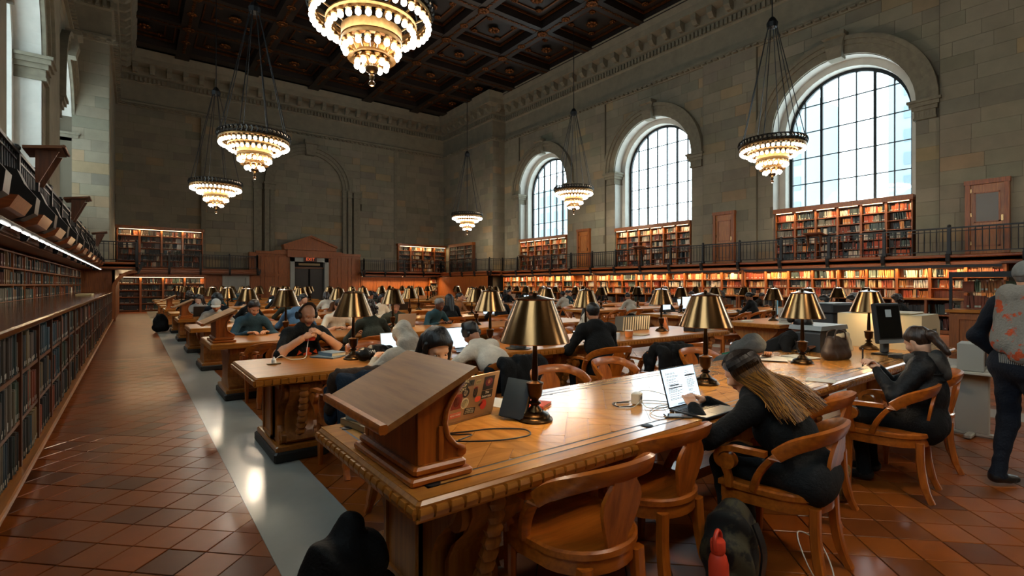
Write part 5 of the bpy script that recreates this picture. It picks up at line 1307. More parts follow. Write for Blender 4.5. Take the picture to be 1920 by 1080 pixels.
# ---- the far readers
def far_kit(x, y, rz, s, where, k, blk):
    yy = row_y(k)+(-.32 if s == 0 else .32)
    if rs.random() < .6: laptop(x, yy, 0 if s == 0 else PI, 'open laptop on '+where, rs.choice(['#8c8c8a', '#2a2b2c', '#b0aca4']), True, 105, detail=False)
    else: tag(B().cbox(-.12, .12, -.15, .15, 0, .006+.03*rs.random(), .001).build('papers', PAPER, None, (x, yy, TH+.001), rs.uniform(-.4, .4)), 'white papers on '+where, 'paper')
rs = random.Random(11); SIDE = {0: 'near side', 1: 'far side'}
pals = [(BLK, 'black'), (CHAR, 'charcoal'), (NAVY, 'navy'), (GREY, 'grey'), (LGREY, 'pale grey'), (TEAL, 'teal'), (BRN, 'brown'), (WHT, 'white'), (OLV, 'olive'), (RED, 'rust'), (CREAM, 'cream')]
def far(blk, k, s, seat):
    x0 = .78 if blk == 0 else RX0.get(k, 10.6); x = x0+.62+seat*.83+rs.uniform(-.1, .1); y = fy(k) if s == 0 else by(k); rz = (0 if s == 0 else PI)+rs.uniform(-.35, .35)
    tp, cn = pals[min(int(rs.random()**1.5*len(pals)), len(pals)-1)]; fem = rs.random() < .45; hs = rs.choice(['long', 'bob', 'bun']) if fem else rs.choice(['short', 'short', 'curly'])
    nm = NRL[k] if blk == 0 else (NRL[k-1] if k < 10 else 'farthest')
    d = depth(x, y)
    person(f'{cn} clad reader, {nm} table of {BNAME[blk]}, {SIDE[s]}, {ordinal(seat)} place', x, y, rz, tp, CHAR, rs.choice([0, 1, 2, 3, 4, 5]), hs, rs.choice(['black', 'brown', 'dark', 'dark', 'grey' if not fem else 'blonde']), 1 if d < 9 else 2, rs.uniform(10, 32), head=(rs.uniform(5, 35), rs.uniform(-25, 25)), fem=fem, hood=None, group='readers at the far tables')
    if rs.random() < .45: far_kit(x, y, rz, s, f'{nm} table of {BNAME[blk]}, {SIDE[s]}, {ordinal(seat)} place', k, blk)
    chair(x, y-(.02 if s == 0 else -.02), rz, f'oak armchair, {nm} table of {BNAME[blk]}, {SIDE[s]}, {ordinal(seat)} place')
taken = {(0, 2, 1, 0), (0, 2, 1, 1), (0, 2, 1, 2), (0, 2, 0, 2), (0, 3, 0, 1), (0, 3, 0, 2), (0, 3, 1, 0), (0, 3, 0, 5), (0, 3, 0, 6), (0, 3, 1, 6), (0, 3, 1, 7), (0, 2, 0, 1)}
seats = []
for k in range(2, 10):
    for s in (0, 1):
        for st in range(8):
            if (0, k, s, st) in taken: continue
            seats.append((0, k, s, st))
for k in range(1, 8):
    for s in (0, 1):
        for st in range(8): seats.append((1, k, s, st))
near_first = [q for q in seats]
for q in near_first:
    k = q[1]; pp_ = .42 if q[0] == 0 and k < 5 else (.34 if q[0] == 0 else .32)
    if k > 7: pp_ = .2
    r = rs.random()
    if r < pp_: far(*q)
    elif r < pp_+.22 and k < 6:
        blk, k, s, st = q; x0 = .78 if blk == 0 else RX0.get(k, 10.6); nm = NRL[k] if blk == 0 else NRL[k-1]
        chair(x0+.62+st*.83, fy(k)-.02 if s == 0 else by(k)+.02, (0 if s == 0 else PI)+rs.uniform(-.3, .3), f'empty oak armchair, {nm} table of {BNAME[blk]}, {SIDE[s]}, {ordinal(st)} place')
# ================================================================== HAIR STRANDS OF THE TYPING WOMAN
root, hc, R, fr_ = BLONDE
HAIR_A = mat('hair_ombre', '#2a1a10', .45, src='attr', spec=.35)
hs = B(); rg = random.Random(5); dk, md_, bl = lin('#1d120b'), lin('#4f3014'), lin('#a66d26')
Nn, Cc, fw, ax, d2 = (fr_[k] for k in ('N', 'C', 'fw', 'ax', 'd2'))
for i in range(1500):
    sgn = -1 if rg.random() < .58 else 1
    th = sgn*rg.uniform(.05, 1.0)**.8*1.95                              # azimuth measured from the back of the head
    py = rg.uniform(-.075, .075); zt = .037+.1*math.sqrt(max(.05, 1-((py+.014)/.11)**2))
    L2H = lambda v: hc+R@np.array(v)
    p0 = L2H((sgn*rg.uniform(0, .008), py-.0, zt))
    def surf(t, e, k): return L2H((math.sin(t)*math.cos(e)*.088*k, -.014-math.cos(t)*math.cos(e)*.108*k, .035+math.sin(e)*.099*k))
    k = rg.uniform(1.0, 1.12); p1 = surf(th, .62, k); p2 = surf(th, .0, k*1.04); p3 = surf(th, -.55, k*1.12)
    lat = math.sin(th)*.17+rg.uniform(-.03, .03); back = fw*(.14+rg.uniform(0, .035))
    fr0 = max(0., -math.cos(th))                                        # strands in front of the shoulder hang down the side
    t1 = rg.uniform(.12, .3); t2 = rg.uniform(.5, 1.0)*(1-.45*fr0)
    p4 = Nn+(Cc-Nn)*t1+ax*(lat+.015)-back*(1-1.1*fr0); p5 = Nn+(Cc-Nn)*t2+ax*(lat*1.35+.04+rg.uniform(-.035, .035))-back*(1.08-1.2*fr0)
    wv = rg.uniform(-.012, .012)
    pts = catmull([p0, p1, p2, p3, p4+ax*wv, p5], 3); n = len(pts)
    tone = rg.random(); r0 = rg.uniform(.0018, .0038)
    for j in range(n-1):
        f = j/(n-1); tip = md_ if tone < .4 else bl; g = min(1, max(0, f-.36)*2.2); c = tuple(dk[q]*(1-g)+tip[q]*g for q in range(3))
        hs.col = c; hs.tube([pts[j], pts[j+1]], [r0*(1-.45*f*f), r0*(1-.45*((j+1)/(n-1))**2)], 3)
hs.build('long_hair', HAIR_A, root)
tag(blob('white_earring', [ell((0, 0, 0), (.006, .006, .006))], WHITE, .003, None, tuple(Matrix.Translation(root.location) @ Matrix.Rotation(.12, 4, 'Z') @ Vector(hc+R@np.array((-.088, 0., -.03))))), 'tiny white earring of the long haired woman', 'earring')
# ------------------------------------------------------------------ standing person's scarf and bag
root, hc, R, fr_ = STANDER
def scarf_mat():
    return mat('scarf_pattern', '#77746c', .95, var=.5, col2='#a8431c', scale=11, bump=.6, bscale=70, ramp=(.55, .60))
Nn = fr_['N']; fw = fr_['fw']; ax = fr_['ax']
pr = [cap(Nn+ax*.11*math.cos(a)+fw*.11*math.sin(a)+(0, 0, -.005), Nn+ax*.11*math.cos(a+.5)+fw*.11*math.sin(a+.5)+(0, 0, -.005), .05) for a in np.arange(0, 6.3, .5)]
pr += [cap(Nn+ax*.10-fw*.10, Nn+ax*.10-fw*.17+(0, 0, -.42), .085, .09, fw, 2.2), cap(Nn-ax*.03-fw*.12, Nn-ax*.02-fw*.18+(0, 0, -.36), .08, .085, fw, 2.2)]
blob('scarf', pr, scarf_mat(), .013, root, noise=.006, nscale=30.)
fb = B()
for k in range(16): x = -.10+k*.0125*1.1; p = Nn+ax*(x+.06)-fw*.18+np.array((0, 0, -.45)); fb.tube([tuple(p), tuple(p+np.array((.005, 0, -.07)))], .003, 4)
fb.build('scarf_fringe', mat('fringe_grey', '#8d8a82', .9), root)
bg_ = blob('shopping_bag', [cap((-.09, 0, .08), (.09, 0, .08), .10, n=(0, 1, 0), k=1.5), cap((-.06, 0, .26), (.06, 0, .26), .07, n=(0, 1, 0), k=1.8), cap((0, 0, .30), (0, 0, .40), .035, .02)], mat('bag_plastic', '#b8ad9c', .35, var=.1, scale=8, bump=.5), .013, None, (5.18, .34, .52), .4, noise=.012, nscale=24.)
tag(bg_, 'crumpled pale plastic bag carried by the standing person', 'bag')
root, hc, R, fr_ = PUFF
Nn, fw, ax = fr_['N'], fr_['fw'], fr_['ax']
blob('collar', [cap(Nn+ax*.085*math.cos(a)+fw*.075*math.sin(a)+(0, 0, -.01), Nn+ax*.085*math.cos(a+.5)+fw*.075*math.sin(a+.5)+(0, 0, -.01), .042) for a in np.arange(0, 6.3, .5)]+[cap(Nn-fw*.1+(0, 0, -.03), Nn-fw*.15+(0, 0, -.12), .10, .06, fw, 1.6)], mat('collar_grey', '#3c3a36', .9, var=.4, scale=30, bump=.5), .011, root, noise=.006, nscale=40.)
qb = B()
for kz in range(5):
    rr_ = .162-.004*abs(kz-2); c0 = fr_['C']+(fr_['S']-fr_['C'])*(kz/4*1.1-.35)
    qb.tube([tuple(c0+ax*rr_*1.08*math.cos(t)+fw*rr_*.86*math.sin(t)) for t in np.linspace(0, 2*PI, 28, endpoint=False)], .006, 5, loop=True)
qb.build('quilt_seams', NYLON, root, smooth=True)
# ------------------------------------------------------------------ bald man's shirt print and device
root, hc, R, fr_ = BALD
ORG = mat('print_orange', '#d2491c', .7); pc_ = fr_['C']+fr_['fw']*.118-fr_['d2']*.02
sp = B(); sp.T = Matrix.Translation(Vector(pc_)) @ Matrix.Rotation(-math.radians(12), 4, 'X')
for poly in ([(-.035, -.06), (.035, -.06), (.022, .0), (.05, .03), (.015, .05), (.02, .10), (-.02, .10), (-.015, .05), (-.05, .03), (-.022, 0)], [(-.10, -.10), (.10, -.10), (.06, -.075), (.085, -.055), (0, -.065), (-.085, -.055), (-.06, -.075)], [(-.11, .02), (-.06, .045), (-.09, .075)], [(.11, .02), (.06, .045), (.09, .075)]):
    sp.prism(poly, 'y', .004, .016)
sp.build('shirt_print', ORG, root)
tag(B().cbox(-.07, .07, -.012, .012, -.035, .035, .006).build('game_device', mat('device_red', '#c03a20', .4), None, (1.50, 5.59, .955), .1), 'orange red gadget held by the bald man', 'gadget')
def cable(pts, r, m, label, cat='cable', k=8):
    o = B().tube(catmull(pts, k), r, 5).build('cable', m, None, smooth=True); return tag(o, label, cat)
WCAB = mat('white_cable', '#c9c4b8', .5)
cable([(1.49, 5.56, .94), (1.44, 5.42, .86), (1.40, 5.35, .776), (1.28, 5.30, .776), (1.20, 5.24, .80), (1.14, 5.18, .84), (1.08, 5.13, .82)], .004, WCAB, 'white charging cable from socket to the bald man')
sk = thing('socket_block', 'small white socket block on second table', 'socket', (1.06, 5.12, TH+.001)); B().cbox(-.06, .06, -.025, .025, 0, .012, .004).build('socket_plate', mat('plate_brass', '#8a7a5a', .4, .6), sk); B().lathe([(.022, .012), (.022, .04), (.012, .055), (.006, .07)], 10, (0, 0, 0)).build('plug', WHITE, sk)

# ================================================================== NEAR TABLE
Z = TH+.001
# laptop covered in stickers
lp, lid = laptop(1.495, 2.36, PI+.24, 'pale laptop covered in stickers beside near lectern', '#a3876a', False, 104, .365, .25)
def sticker(x, z, w, h, col, kind='r', rot=0., txt=None, tc=None, ts=.02):
    m = mat('sticker_'+col, col, .6); b = B()
    if kind == 'r': b.box(-w/2, w/2, 0, .0008, -h/2, h/2)
    else: b.prism([(w/2*math.cos(a), h/2*math.sin(a)) for a in np.linspace(0, 2*PI, 20, endpoint=False)], 'y', 0, .0008)
    o = b.build('sticker', m, lid, (x, .0002, z), (0, rot, 0))
    if txt:
        for i, ln in enumerate(txt.split('|')): text(ln, ts, mat('ink_'+tc, tc, .6), o, (0, .001, (len(txt.split('|'))-1)*ts*.5-i*ts), (PI/2, 0, PI), ext=.0003)
sticker(.118, .205, .10, .062, '#22211d', txt='32 STORE|CO-OP|BOOKS', tc='#d8c9a4', ts=.022)
sticker(.045, .212, .040, .034, '#2a2d2b'); sticker(.048, .213, .022, .02, '#6d7a6c', 'c')
sticker(-.010, .208, .045, .022, '#8a7a55', txt='ARTS', tc='#3a3425', ts=.014)
sticker(.078, .160, .056, .056, '#1c1613', 'c'); sticker(.078, .160, .030, .032, '#b9a58a', 'c'); sticker(.078, .160, .018, .02, '#1c1613', 'c')
sticker(.135, .118, .075, .085, '#7a2a22'); sticker(.135, .118, .05, .06, '#3b1a18', 'c'); sticker(.135, .112, .022, .036, '#8f7a62', 'c')
sticker(.072, .098, .062, .062, '#d2c6a0', 'c'); sticker(.072, .098, .050, .050, '#24382c', 'c'); sticker(.072, .098, .028, .026, '#c9b04a')
sticker(.0, .150, .034, .062, '#221a16', 'c'); sticker(.0, .148, .022, .036, '#c49a78', 'c'); sticker(.0, .176, .030, .016, '#8a2f2a', 'c')
sticker(-.030, .105, .050, .034, '#cf4b30', 'c')
sticker(-.100, .190, .088, .080, '#1a1618'); sticker(-.100, .196, .060, .05, '#7c3340', 'c'); sticker(-.100, .196, .022, .022, '#c9a26a', 'c')
sticker(-.100, .122, .092, .048, '#161514', txt='The|Intercept', tc='#e3dccb', ts=.021)
sticker(-.085, .062, .052, .062, '#b8352a', 'c', .3); sticker(-.062, .07, .032, .014, '#2b1c18', 'r', .6)
sticker(.022, .045, .086, .036, '#221d18', 'r', -.08, 'A BOOK IS A|LOADED GUN|IN THE HOUSE', '#cdbf9f', .0105)
sticker(.130, .040, .085, .030, '#c9664a', 'r', 0, 'READ MORE', '#f0dcc4', .014)
# books on the near table
def bookthing(name, label, loc, rot, w, d, h, cover, pages=True):
    r = thing(name, label, 'book', loc, 0); r.rotation_euler = rot; m = mat('cover_'+cover, cover, .5)
    c = B(); t = .003; c.box(-w/2, w/2, -d/2, d/2, 0, t); c.box(-w/2, w/2, -d/2, d/2, h-t, h); c.box(-w/2, -w/2+t, -d/2, d/2, 0, h); c.build('cover', m, r)
    B().box(-w/2+t, w/2-.004, -d/2+.004, d/2-.004, t, h-t).build('page_block', PAGES, r); return r
bookthing('standing_book', 'thick dark blue book leaning beside stickered laptop', (1.735, 2.235, Z+.10), (math.radians(8), math.radians(-66), math.radians(15)), .22, .155, .036, '#17232c')
bookthing('red_book', 'orange red book lying behind near lamp', (1.98, 2.42, Z), (0, 0, .5), .15, .22, .016, '#c4482a')
bookthing('grey_book', 'grey paperback on top of stack left of lectern', (1.02, 2.585, Z+.032), (0, 0, .35), .16, .23, .028, '#7c837f')
bookthing('tan_book', 'tan book under grey paperback left of lectern', (1.0, 2.60, Z), (0, 0, .15), .18, .25, .03, '#8a6f4a')
tag(B().cbox(-.10, .10, -.14, .14, 0, .003, .001).build('paper_sheet', PAPER, None, (1.86, 2.56, Z), .3), 'white paper sheet behind leaning blue book', 'paper')
cable([(1.30, 2.36, .80), (1.24, 2.22, .778), (1.34, 2.16, .778), (1.48, 2.12, .778), (1.60, 2.02, .778), (1.56, 1.92, .778), (1.40, 1.94, .778), (1.26, 2.02, .778), (1.18, 2.10, .778)], .0042, BLACK, 'black cable looping round the stickered laptop')
cable([(1.29, 2.34, .80), (1.20, 2.26, .79), (1.26, 2.16, .778), (1.34, 2.10, .778), (1.24, 2.06, .778)], .0036, BLACK, 'short black cable at lectern foot')
cable([(.93, 2.26, .778), (.90, 2.36, .778), (.96, 2.46, .80), (1.02, 2.50, .778)], .004, BLACK, 'black cable behind lectern by the books')
tag(B().cbox(-.03, .03, -.02, .02, 0, .018, .004).build('charger_brick', BLACK, None, (1.235, 2.32, Z), .4), 'black charger brick by the stickered laptop', 'charger')
# laptop of the typing woman
lp2, lid2 = laptop(2.70, 1.80, .02, 'dark laptop with text on screen before typing woman', '#3a3b3d', True, 106, .355, .24)
pg = B(); 
for x0, x1 in ((-.155, .035), (.05, .16)): pg.box(x0, x1, -.0082, -.0073, .03, .215)
pg.build('document_window', SCR_W, lid2)
ink = B(); ri = random.Random(3)
for x0, x1 in ((-.145, .02), (.055, .15)):
    z = .205
    while z > .045:
        ink.box(x0, x0+(x1-x0)*ri.uniform(.45, 1), -.009, -.0083, z-.0022, z); z -= ri.choice((.006, .006, .006, .012))
ink.box(-.12, -.03, -.009, -.0083, .128, .134); ink.box(-.14, .0, -.009, -.0083, .112, .118); ink.box(.05, .16, -.0092, -.0083, .17, .178)
for k in range(12): ink.box(-.08+k*.013, -.072+k*.013, -.009, -.0083, .014, .022)
ink.build('screen_text', INKM, lid2)
cb = tag(B().cbox(-.035, .035, -.028, .028, 0, .07, .006).build('charger_block', mat('charger_white', '#c2b9a6', .4), None, (2.53, 2.04, Z), .4), 'white charger block standing amid cables', 'charger')
B().box(-.012, .012, -.03, -.028, .03, .05).build('charger_socket', BLACK, cb, (0, -.0005, 0))
for n, pts in enumerate(([(2.53, 2.0, .80), (2.48, 1.92, .778), (2.58, 1.86, .778), (2.70, 1.92, .778), (2.78, 2.02, .80), (2.70, 2.12, .82), (2.58, 2.10, .80), (2.54, 2.04, .79)],
                         [(2.52, 2.0, .80), (2.42, 1.98, .778), (2.36, 2.04, .778), (2.44, 2.12, .778), (2.60, 2.06, .778), (2.72, 1.90, .778), (2.62, 1.78, .778)],
                         [(2.55, 1.78, .778), (2.46, 1.72, .778), (2.36, 1.74, .778), (2.40, 1.84, .778), (2.56, 1.90, .778), (2.66, 1.86, .778), (2.58, 1.74, .778)])):
    cable(pts, .0026, WCAB, ['thin white cable rising round the charger block', 'thin white cable lying left of the charger block', 'thin white cable curling by the phone'][n])
cable([(2.50, 2.08, .778), (2.40, 2.12, .778), (2.36, 2.04, .778), (2.44, 1.99, .778)], .0042, BLACK, 'black plug lead left of the white charger')
ph = thing('phone', 'black smartphone lying by the typing woman laptop', 'phone', (2.47, 1.70, Z), .9); B().cbox(-.037, .037, -.075, .075, 0, .009, .004).build('case', BLACK, ph); B().box(-.033, .033, -.07, .07, .009, .0094).build('screen', SCR_D, ph)
# phone in the hands of the puffer jacket woman, white pad at the table edge
ph = thing('phone', 'dark smartphone held up by puffer jacket woman', 'phone', (4.575, 1.475, .95), .3); B().cbox(-.036, .036, -.005, .005, -.07, .07, .003).build('case', BLACK, ph); B().box(-.032, .032, -.0056, -.005, -.064, .064).build('screen', SCR_D, ph)
tag(B().cbox(-.07, .07, -.10, .10, 0, .006, .002).build('paper_pad', PAPER, None, (4.28, 1.66, Z), .3), 'white pad at table edge by puffer jacket woman', 'paper')
# writing woman's papers, earbud wire, glasses
for n, (x, y, a) in enumerate(((5.28, 2.36, .2), (5.50, 2.32, -.25), (5.05, 2.42, .5))): tag(B().cbox(-.11, .11, -.15, .15, 0, .004, .001).build('notebook_page', PAPER, None, (x, y, Z+n*.0045), a), ['open white notes before the writing woman', 'loose white sheet right of the writing woman notes', 'white sheet at left of the writing woman notes'][n], 'paper')
root, hc, R, fr_ = EARB
ew = B(); e0 = hc+R@np.array((.074, .0, -.01)); ew.tube(catmull([tuple(e0), tuple(e0+(.01, .04, -.09)), tuple(fr_['N']+fr_['fw']*.12+np.array((.03, .05, -.04))), tuple(fr_['S']+fr_['fw']*.16)], 6), .004, 5); ew.sphere(tuple(hc+R@np.array((.08, -.005, .0))), .008, 6, 5)
ew.build('earbud_wire', WHITE, root)
wb_ = B().tube([(0, 0, 0), (0, .03, .13)], .004, 6); tag(wb_.build('pen', BLACK, None, (5.62, 2.40, Z+.03), .6), 'dark pen in hand of the writing woman', 'pen')
# brown handbag
hb = thing('handbag', 'brown leather handbag standing on the near table', 'bag', (5.62, 2.04, Z), -.25); LEA = mat('leather_brown', '#2c1d14', .6, var=.3, scale=9, bump=.35)
blob('bag_body', [cap((-.11, 0, .06), (.11, 0, .06), .075, n=(0, 1, 0), k=1.1), cap((-.10, 0, .14), (.10, 0, .14), .06, n=(0, 1, 0), k=1.1), cap((-.085, 0, .20), (.085, 0, .20), .035)], LEA, .009, hb, noise=.008, nscale=26.)
for y in (-.04, .04): B().tube(catmull([(-.08, y, .2), (-.07, y, .27), (0, y*.6, .30), (.07, y, .27), (.08, y, .2)], 5), .008, 6).build('handle', LEA, hb, smooth=True)
blob('tucked_scarf', [cap((.03, .01, .22), (.12, -.02, .25), .028, .02), cap((.12, -.03, .25), (.15, -.06, .10), .02, .012)], mat('scarf_cream', '#b7a98c', .9), .008, hb, noise=.006, nscale=50.)
# black monitor with stand, keyboard
mo = thing('monitor', 'black monitor on stand turned towards puffer jacket woman', 'monitor', (6.46, 1.86, Z), math.radians(-18)); BEZ = mat('bezel_dark', '#1a1d20', .4)
B().cbox(-.12, .12, -.09, .09, 0, .018, .006).build('stand_foot', BEZ, mo); B().cbox(-.045, .045, .0, .05, .018, .32, .01).build('stand_neck', mat('bezel_grey', '#4b5052', .4), mo)
pn = B().cbox(-.19, .19, -.05, .0, 0, .43, .01).build('screen_housing', BEZ, mo, (0, -.005, .12), (math.radians(-7), 0, 0)); B().box(-.165, .165, -.052, -.05, .055, .40).build('screen', SCR_D, pn)
B().box(-.19, .19, -.051, -.05, .0, .04).build('bottom_strip', mat('bezel_silver', '#70767a', .4), pn); B().box(-.05, .04, -.0535, -.0525, .28, .36).build('note', mat('note_pale', '#9fb3bd', .5), pn)
kb = thing('keyboard', 'black computer keyboard before the black monitor', 'keyboard', (6.40, 1.66, Z), math.radians(-18)); B().cbox(-.2, .2, -.07, .07, 0, .018, .004).build('keyboard_base', BEZ, kb)
kk = B()
for i in range(14):
    for j in range(5): kk.box(-.19+i*.0272, -.167+i*.0272, -.06+j*.024, -.040+j*.024, .018, .024)
kk.build('keys', BLACK, kb)
# grey scanner with sloping hood
GRY = mat('scanner_grey', '#6f7a80', .45); GRD = mat('scanner_dark', '#23282c', .5)
sc = thing('scanner', 'grey hooded scanner behind brown handbag', 'scanner', (6.30, 2.46, Z), -.2)
B().prism([(-.25, 0), (.24, 0), (.24, .20), (.20, .26), (-.22, .26), (-.25, .20)], 'y', -.17, .17).build('housing', GRD, sc); B().loft([[(-.27, -.19, .24), (.22, -.19, .25), (.22, .19, .25), (-.27, .19, .24)], [(-.25, -.19, .29), (.2, -.19, .30), (.2, .19, .30), (-.25, .19, .29)]]).build('hood', GRY, sc)
B().prism([(-.16, .0), (.22, .0), (.22, .18), (.15, .2), (-.16, .08)], 'y', -.18, -.165).build('side_panel', GRY, sc)
# beige laser printer at table end
BEI = mat('printer_beige', '#b7a988', .55); pt = thing('laser_printer', 'large beige laser printer on the right table end', 'printer', (7.40, 2.12, Z), 0)
B().prism([(-.36, 0), (.36, 0), (.36, .30), (.28, .40), (-.36, .40)], 'y', -.42, .42).build('body', BEI, pt)
B().cbox(-.30, .22, -.30, .30, .40, .425, .008).build('top_tray', BEI, pt); B().prism([(.30, .37), (.36, .30), (.36, .36)], 'y', -.4, .4).build('front_edge', mat('printer_pale', '#cfc7b4', .5), pt)
for y0 in (-.3, -.06): 
    v = B()
    for i in range(7): v.box(-.366, -.36, y0+i*.02, y0+i*.02+.009, .10, .17)
    v.build('vent', mat('vent_dark', '#6a604a', .7), pt)
v = B()
for i in range(8): v.box(.05+i*.02, .059+i*.02, -.426, -.42, .16, .23)
v.build('vent', mat('vent_dark', '#6a604a', .7), pt); B().box(-.36, .36, -.4215, -.42, .05, .055).build('seam', mat('vent_dark', '#6a604a', .7), pt)
# trolley with small grey computer, right of puffer jacket woman
PLT = mat('trolley_pale', '#a8a69c', .5)
tr = thing('computer_trolley', 'pale metal trolley stand right of puffer jacket woman', 'trolley', (6.72, 1.22, 0), 0)
B().cbox(-.03, .03, -.13, .13, .04, .64, .008).build('column', PLT, tr); B().cbox(-.20, .22, -.03, .03, .01, .05, .01).build('foot', PLT, tr); B().cbox(-.03, .03, -.26, .26, .01, .05, .01).build('foot', PLT, tr); B().cbox(-.2, .2, -.2, .2, .64, .668, .006).build('shelf', PLT, tr)
tw = thing('computer_tower', 'small grey computer tower on pale trolley', 'computer', (6.72, 1.22, .669), .1); B().cbox(-.16, .16, -.1, .1, 0, .27, .006).build('case', mat('tower_grey', '#8d8e88', .5), tw)
v = B()
for i in range(5): v.box(-.1+i*.035, -.08+i*.035, -.103, -.1, .05, .2)
v.build('drive_slots', BLACK, tw); B().lathe([(.03, 0), (.034, .02), (.03, .04)], 10).build('speaker', BLACK, tw, (.06, -.14, .04))
# ================================================================== SECOND TABLE CLUTTER
laptop(2.28, 5.12, 0, 'open laptop with lit page before hooded person', '#9a9a96', True, 100, .32, .22)
laptop(2.98, 4.98, .1, 'open laptop with bright screen before slumped man', '#2c2c2e', True, 104, .36, .25)
bookthing('magazine', 'blue grey magazine before the bald man', (1.62, 5.30, Z), (0, 0, .6), .22, .29, .012, '#5c6d78'); bookthing('white_book', 'pale book on magazines before the bald man', (1.67, 5.34, Z+.012), (0, 0, .3), .17, .24, .035, '#6f8290'); 
bg2 = blob('black_pouch', [cap((-.18, 0, .06), (.14, 0, .07), .065, .055), cap((-.1, .03, .08), (.1, .02, .09), .05)], C_('nylon_black2', '#0b0c0d', rough=.4), .011, None, (1.98, 4.86, Z), .25, noise=.014, nscale=28.); tag(bg2, 'black padded pouch lying on second table', 'bag')
st_ = B()
for i in range(5): st_.sphere((-.17+i*.022, -.05, .075), (.008, .018, .03), 6, 4)
st_.build('white_stitching', WHITE, bg2)
ht = B().lathe([(.0, 0), (.15, 0), (.155, .008), (.10, .018), (.092, .05), (.085, .075), (.0, .082)], 18); tag(ht.build('black_hat', BLACK, None, (3.62, 4.66, Z), smooth=.6), 'round black hat on second table', 'hat')
laptop(4.62, 5.28, PI+.3, 'black laptop seen from behind, before hooded person in brown', '#141517', False, 100, .36, .25)
tag(B().cbox(-.09, .09, -.12, .12, 0, .008, .003).build('tablet', SCR, None, (4.95, 4.92, Z+.05), (.5, 0, .3)), 'lit tablet beside large man in black', 'tablet')
tag(B().lathe([(.03, 0), (.036, .08), (.034, .09)], 12).build('paper_cup', WHITE, None, (5.30, 4.60, Z), smooth=.6), 'small white cup on second table', 'cup')
jt = thing('food_tub', 'orange food tub in clear plastic on second table', 'tub', (5.68, 4.72, Z)); B().lathe([(.05, 0), (.058, .06), (.055, .085)], 14).build('tub', mat('tub_orange', '#d07a3c', .4), jt, smooth=.7); B().lathe([(.058, .085), (.06, .09), (.058, .097), (0, .097)], 14).build('lid', mat('tub_lid', '#cfc5b4', .3), jt)
for i, (x, y, a, c) in enumerate(((5.15, 4.95, .3, '#8a8d8c'), (5.45, 5.05, -.3, '#c0bbb0'), (6.02, 4.85, .2, '#b5a284'))): tag(B().cbox(-.11, .11, -.15, .15, 0, .012, .002).build('papers', mat('paper_'+c, c, .7), None, (x, y, Z), a), ['grey papers beside white cup, second table', 'pale papers behind orange tub, second table', 'tan folder right of orange tub, second table'][i], 'paper')
for i in range(12):
    x = 6.32+i*.058; bookthing('grey_volume', f'grey bound volume, {ordinal(i)} of the row standing on second table', (x, 5.42, Z+.115), (0, math.radians(-90+6), 0), .23, .17, .045, '#6e675a' if i % 2 else '#5c564a')['group'] = 'row of grey volumes on second table'
op = thing('picture_book', 'open picture book with orange page propped on second table', 'book', (6.95, 4.95, Z), .2)
for s in (-1, 1): B().box(0, s*.16, -.004, .004, 0, .23).build('cover', mat('cover_grey', '#4b4f50', .5), op, None, (math.radians(-14), 0, s*.5)); B().box(*sorted((s*.01, s*.15)), -.008, -.004, .01, .22).build('picture_page', mat('picture_orange', '#c2713f', .6, var=.5, scale=14), op, None, (math.radians(-14), 0, s*.5))
tag(B().cbox(-.17, .17, -.1, .1, 0, .075, .006).build('black_box', BLACK, None, (7.30, 4.72, Z), .1), 'black box on right end of second table', 'box')
bookthing('white_volume', 'white book beside black box on second table', (7.62, 4.70, Z), (0, 0, .2), .16, .22, .04, '#b5b1a6')
# ------------------------------------------------------------------ coats on chairs, bags on the floor
def coat(x, y, rz, m, label, scarf=None, h=.014, wide=1.):
    r = thing('draped_coat', label, 'coat', (x, y, 0), rz)
    blob('coat', [cap((-.22*wide, -.27, .78), (.22*wide, -.27, .78), .055, n=(0, 1, 0), k=1.), cap((-.20*wide, -.33, .72), (-.20*wide, -.34, .36), .09, .10, (0, 1, 0), 2.), cap((.20*wide, -.33, .72), (.20*wide, -.34, .36), .09, .10, (0, 1, 0), 2.), cap((0, -.335, .72), (0, -.345, .36), .13, .14, (0, 1, 0), 3.), cap((-.24*wide, -.12, .70), (-.26*wide, -.14, .46), .06, .05), cap((.24*wide, -.12, .70), (.26*wide, -.14, .46), .06, .05)], m, h, r, noise=.014, nscale=24.)
    if scarf: blob('scarf', [cap((-.24, -.22, .80), (.1, -.26, .82), .06, .05), cap((-.25, -.2, .78), (-.28, -.16, .55), .055, .045)], scarf, h, r, noise=.01, nscale=40.)
coat(1.50, 4.16, .05, C_('coat_blue', '#182634'), 'dark blue coat with brown scarf over corner chair', C_('scarf_brown', '#3a2d24'))
coat(5.02, 3.72, -.2, BLK, 'black coat over chair near large man in black', C_('fur_black', '#0c0b0a'), wide=1.05)
coat(3.0, fy(1)-.06, .05, C_('coat_black2', '#0d1013'), 'black coat over chair of the slumped man', wide=1.05)
bk = thing('dark_backpack', 'black backpack slumped at near table pedestal by aisle', 'bag', (.70, 2.02, 0), .3)
blob('bag_body', [cap((-.10, 0, .16), (.10, 0, .16), .15, n=(0, 1, 0), k=1.2), cap((-.07, .02, .38), (.07, .02, .38), .12), cap((-.16, -.05, .12), (-.20, -.10, .10), .09, .07), cap((-.02, .02, .42), (.04, .04, .52), .09, .07)], C_('bag_black', '#0a0b0c', rough=.7), .013, bk, noise=.016, nscale=18.)
B().tube(catmull([(-.1, -.14, .42), (-.16, -.2, .30), (-.14, -.18, .12)], 6), [(.022, .006)]*13, 4).build('strap', BLACK, bk)
cm = thing('camouflage_backpack', 'dark camouflage backpack under the typing woman chair', 'bag', (2.34, 1.30, 0), .4)
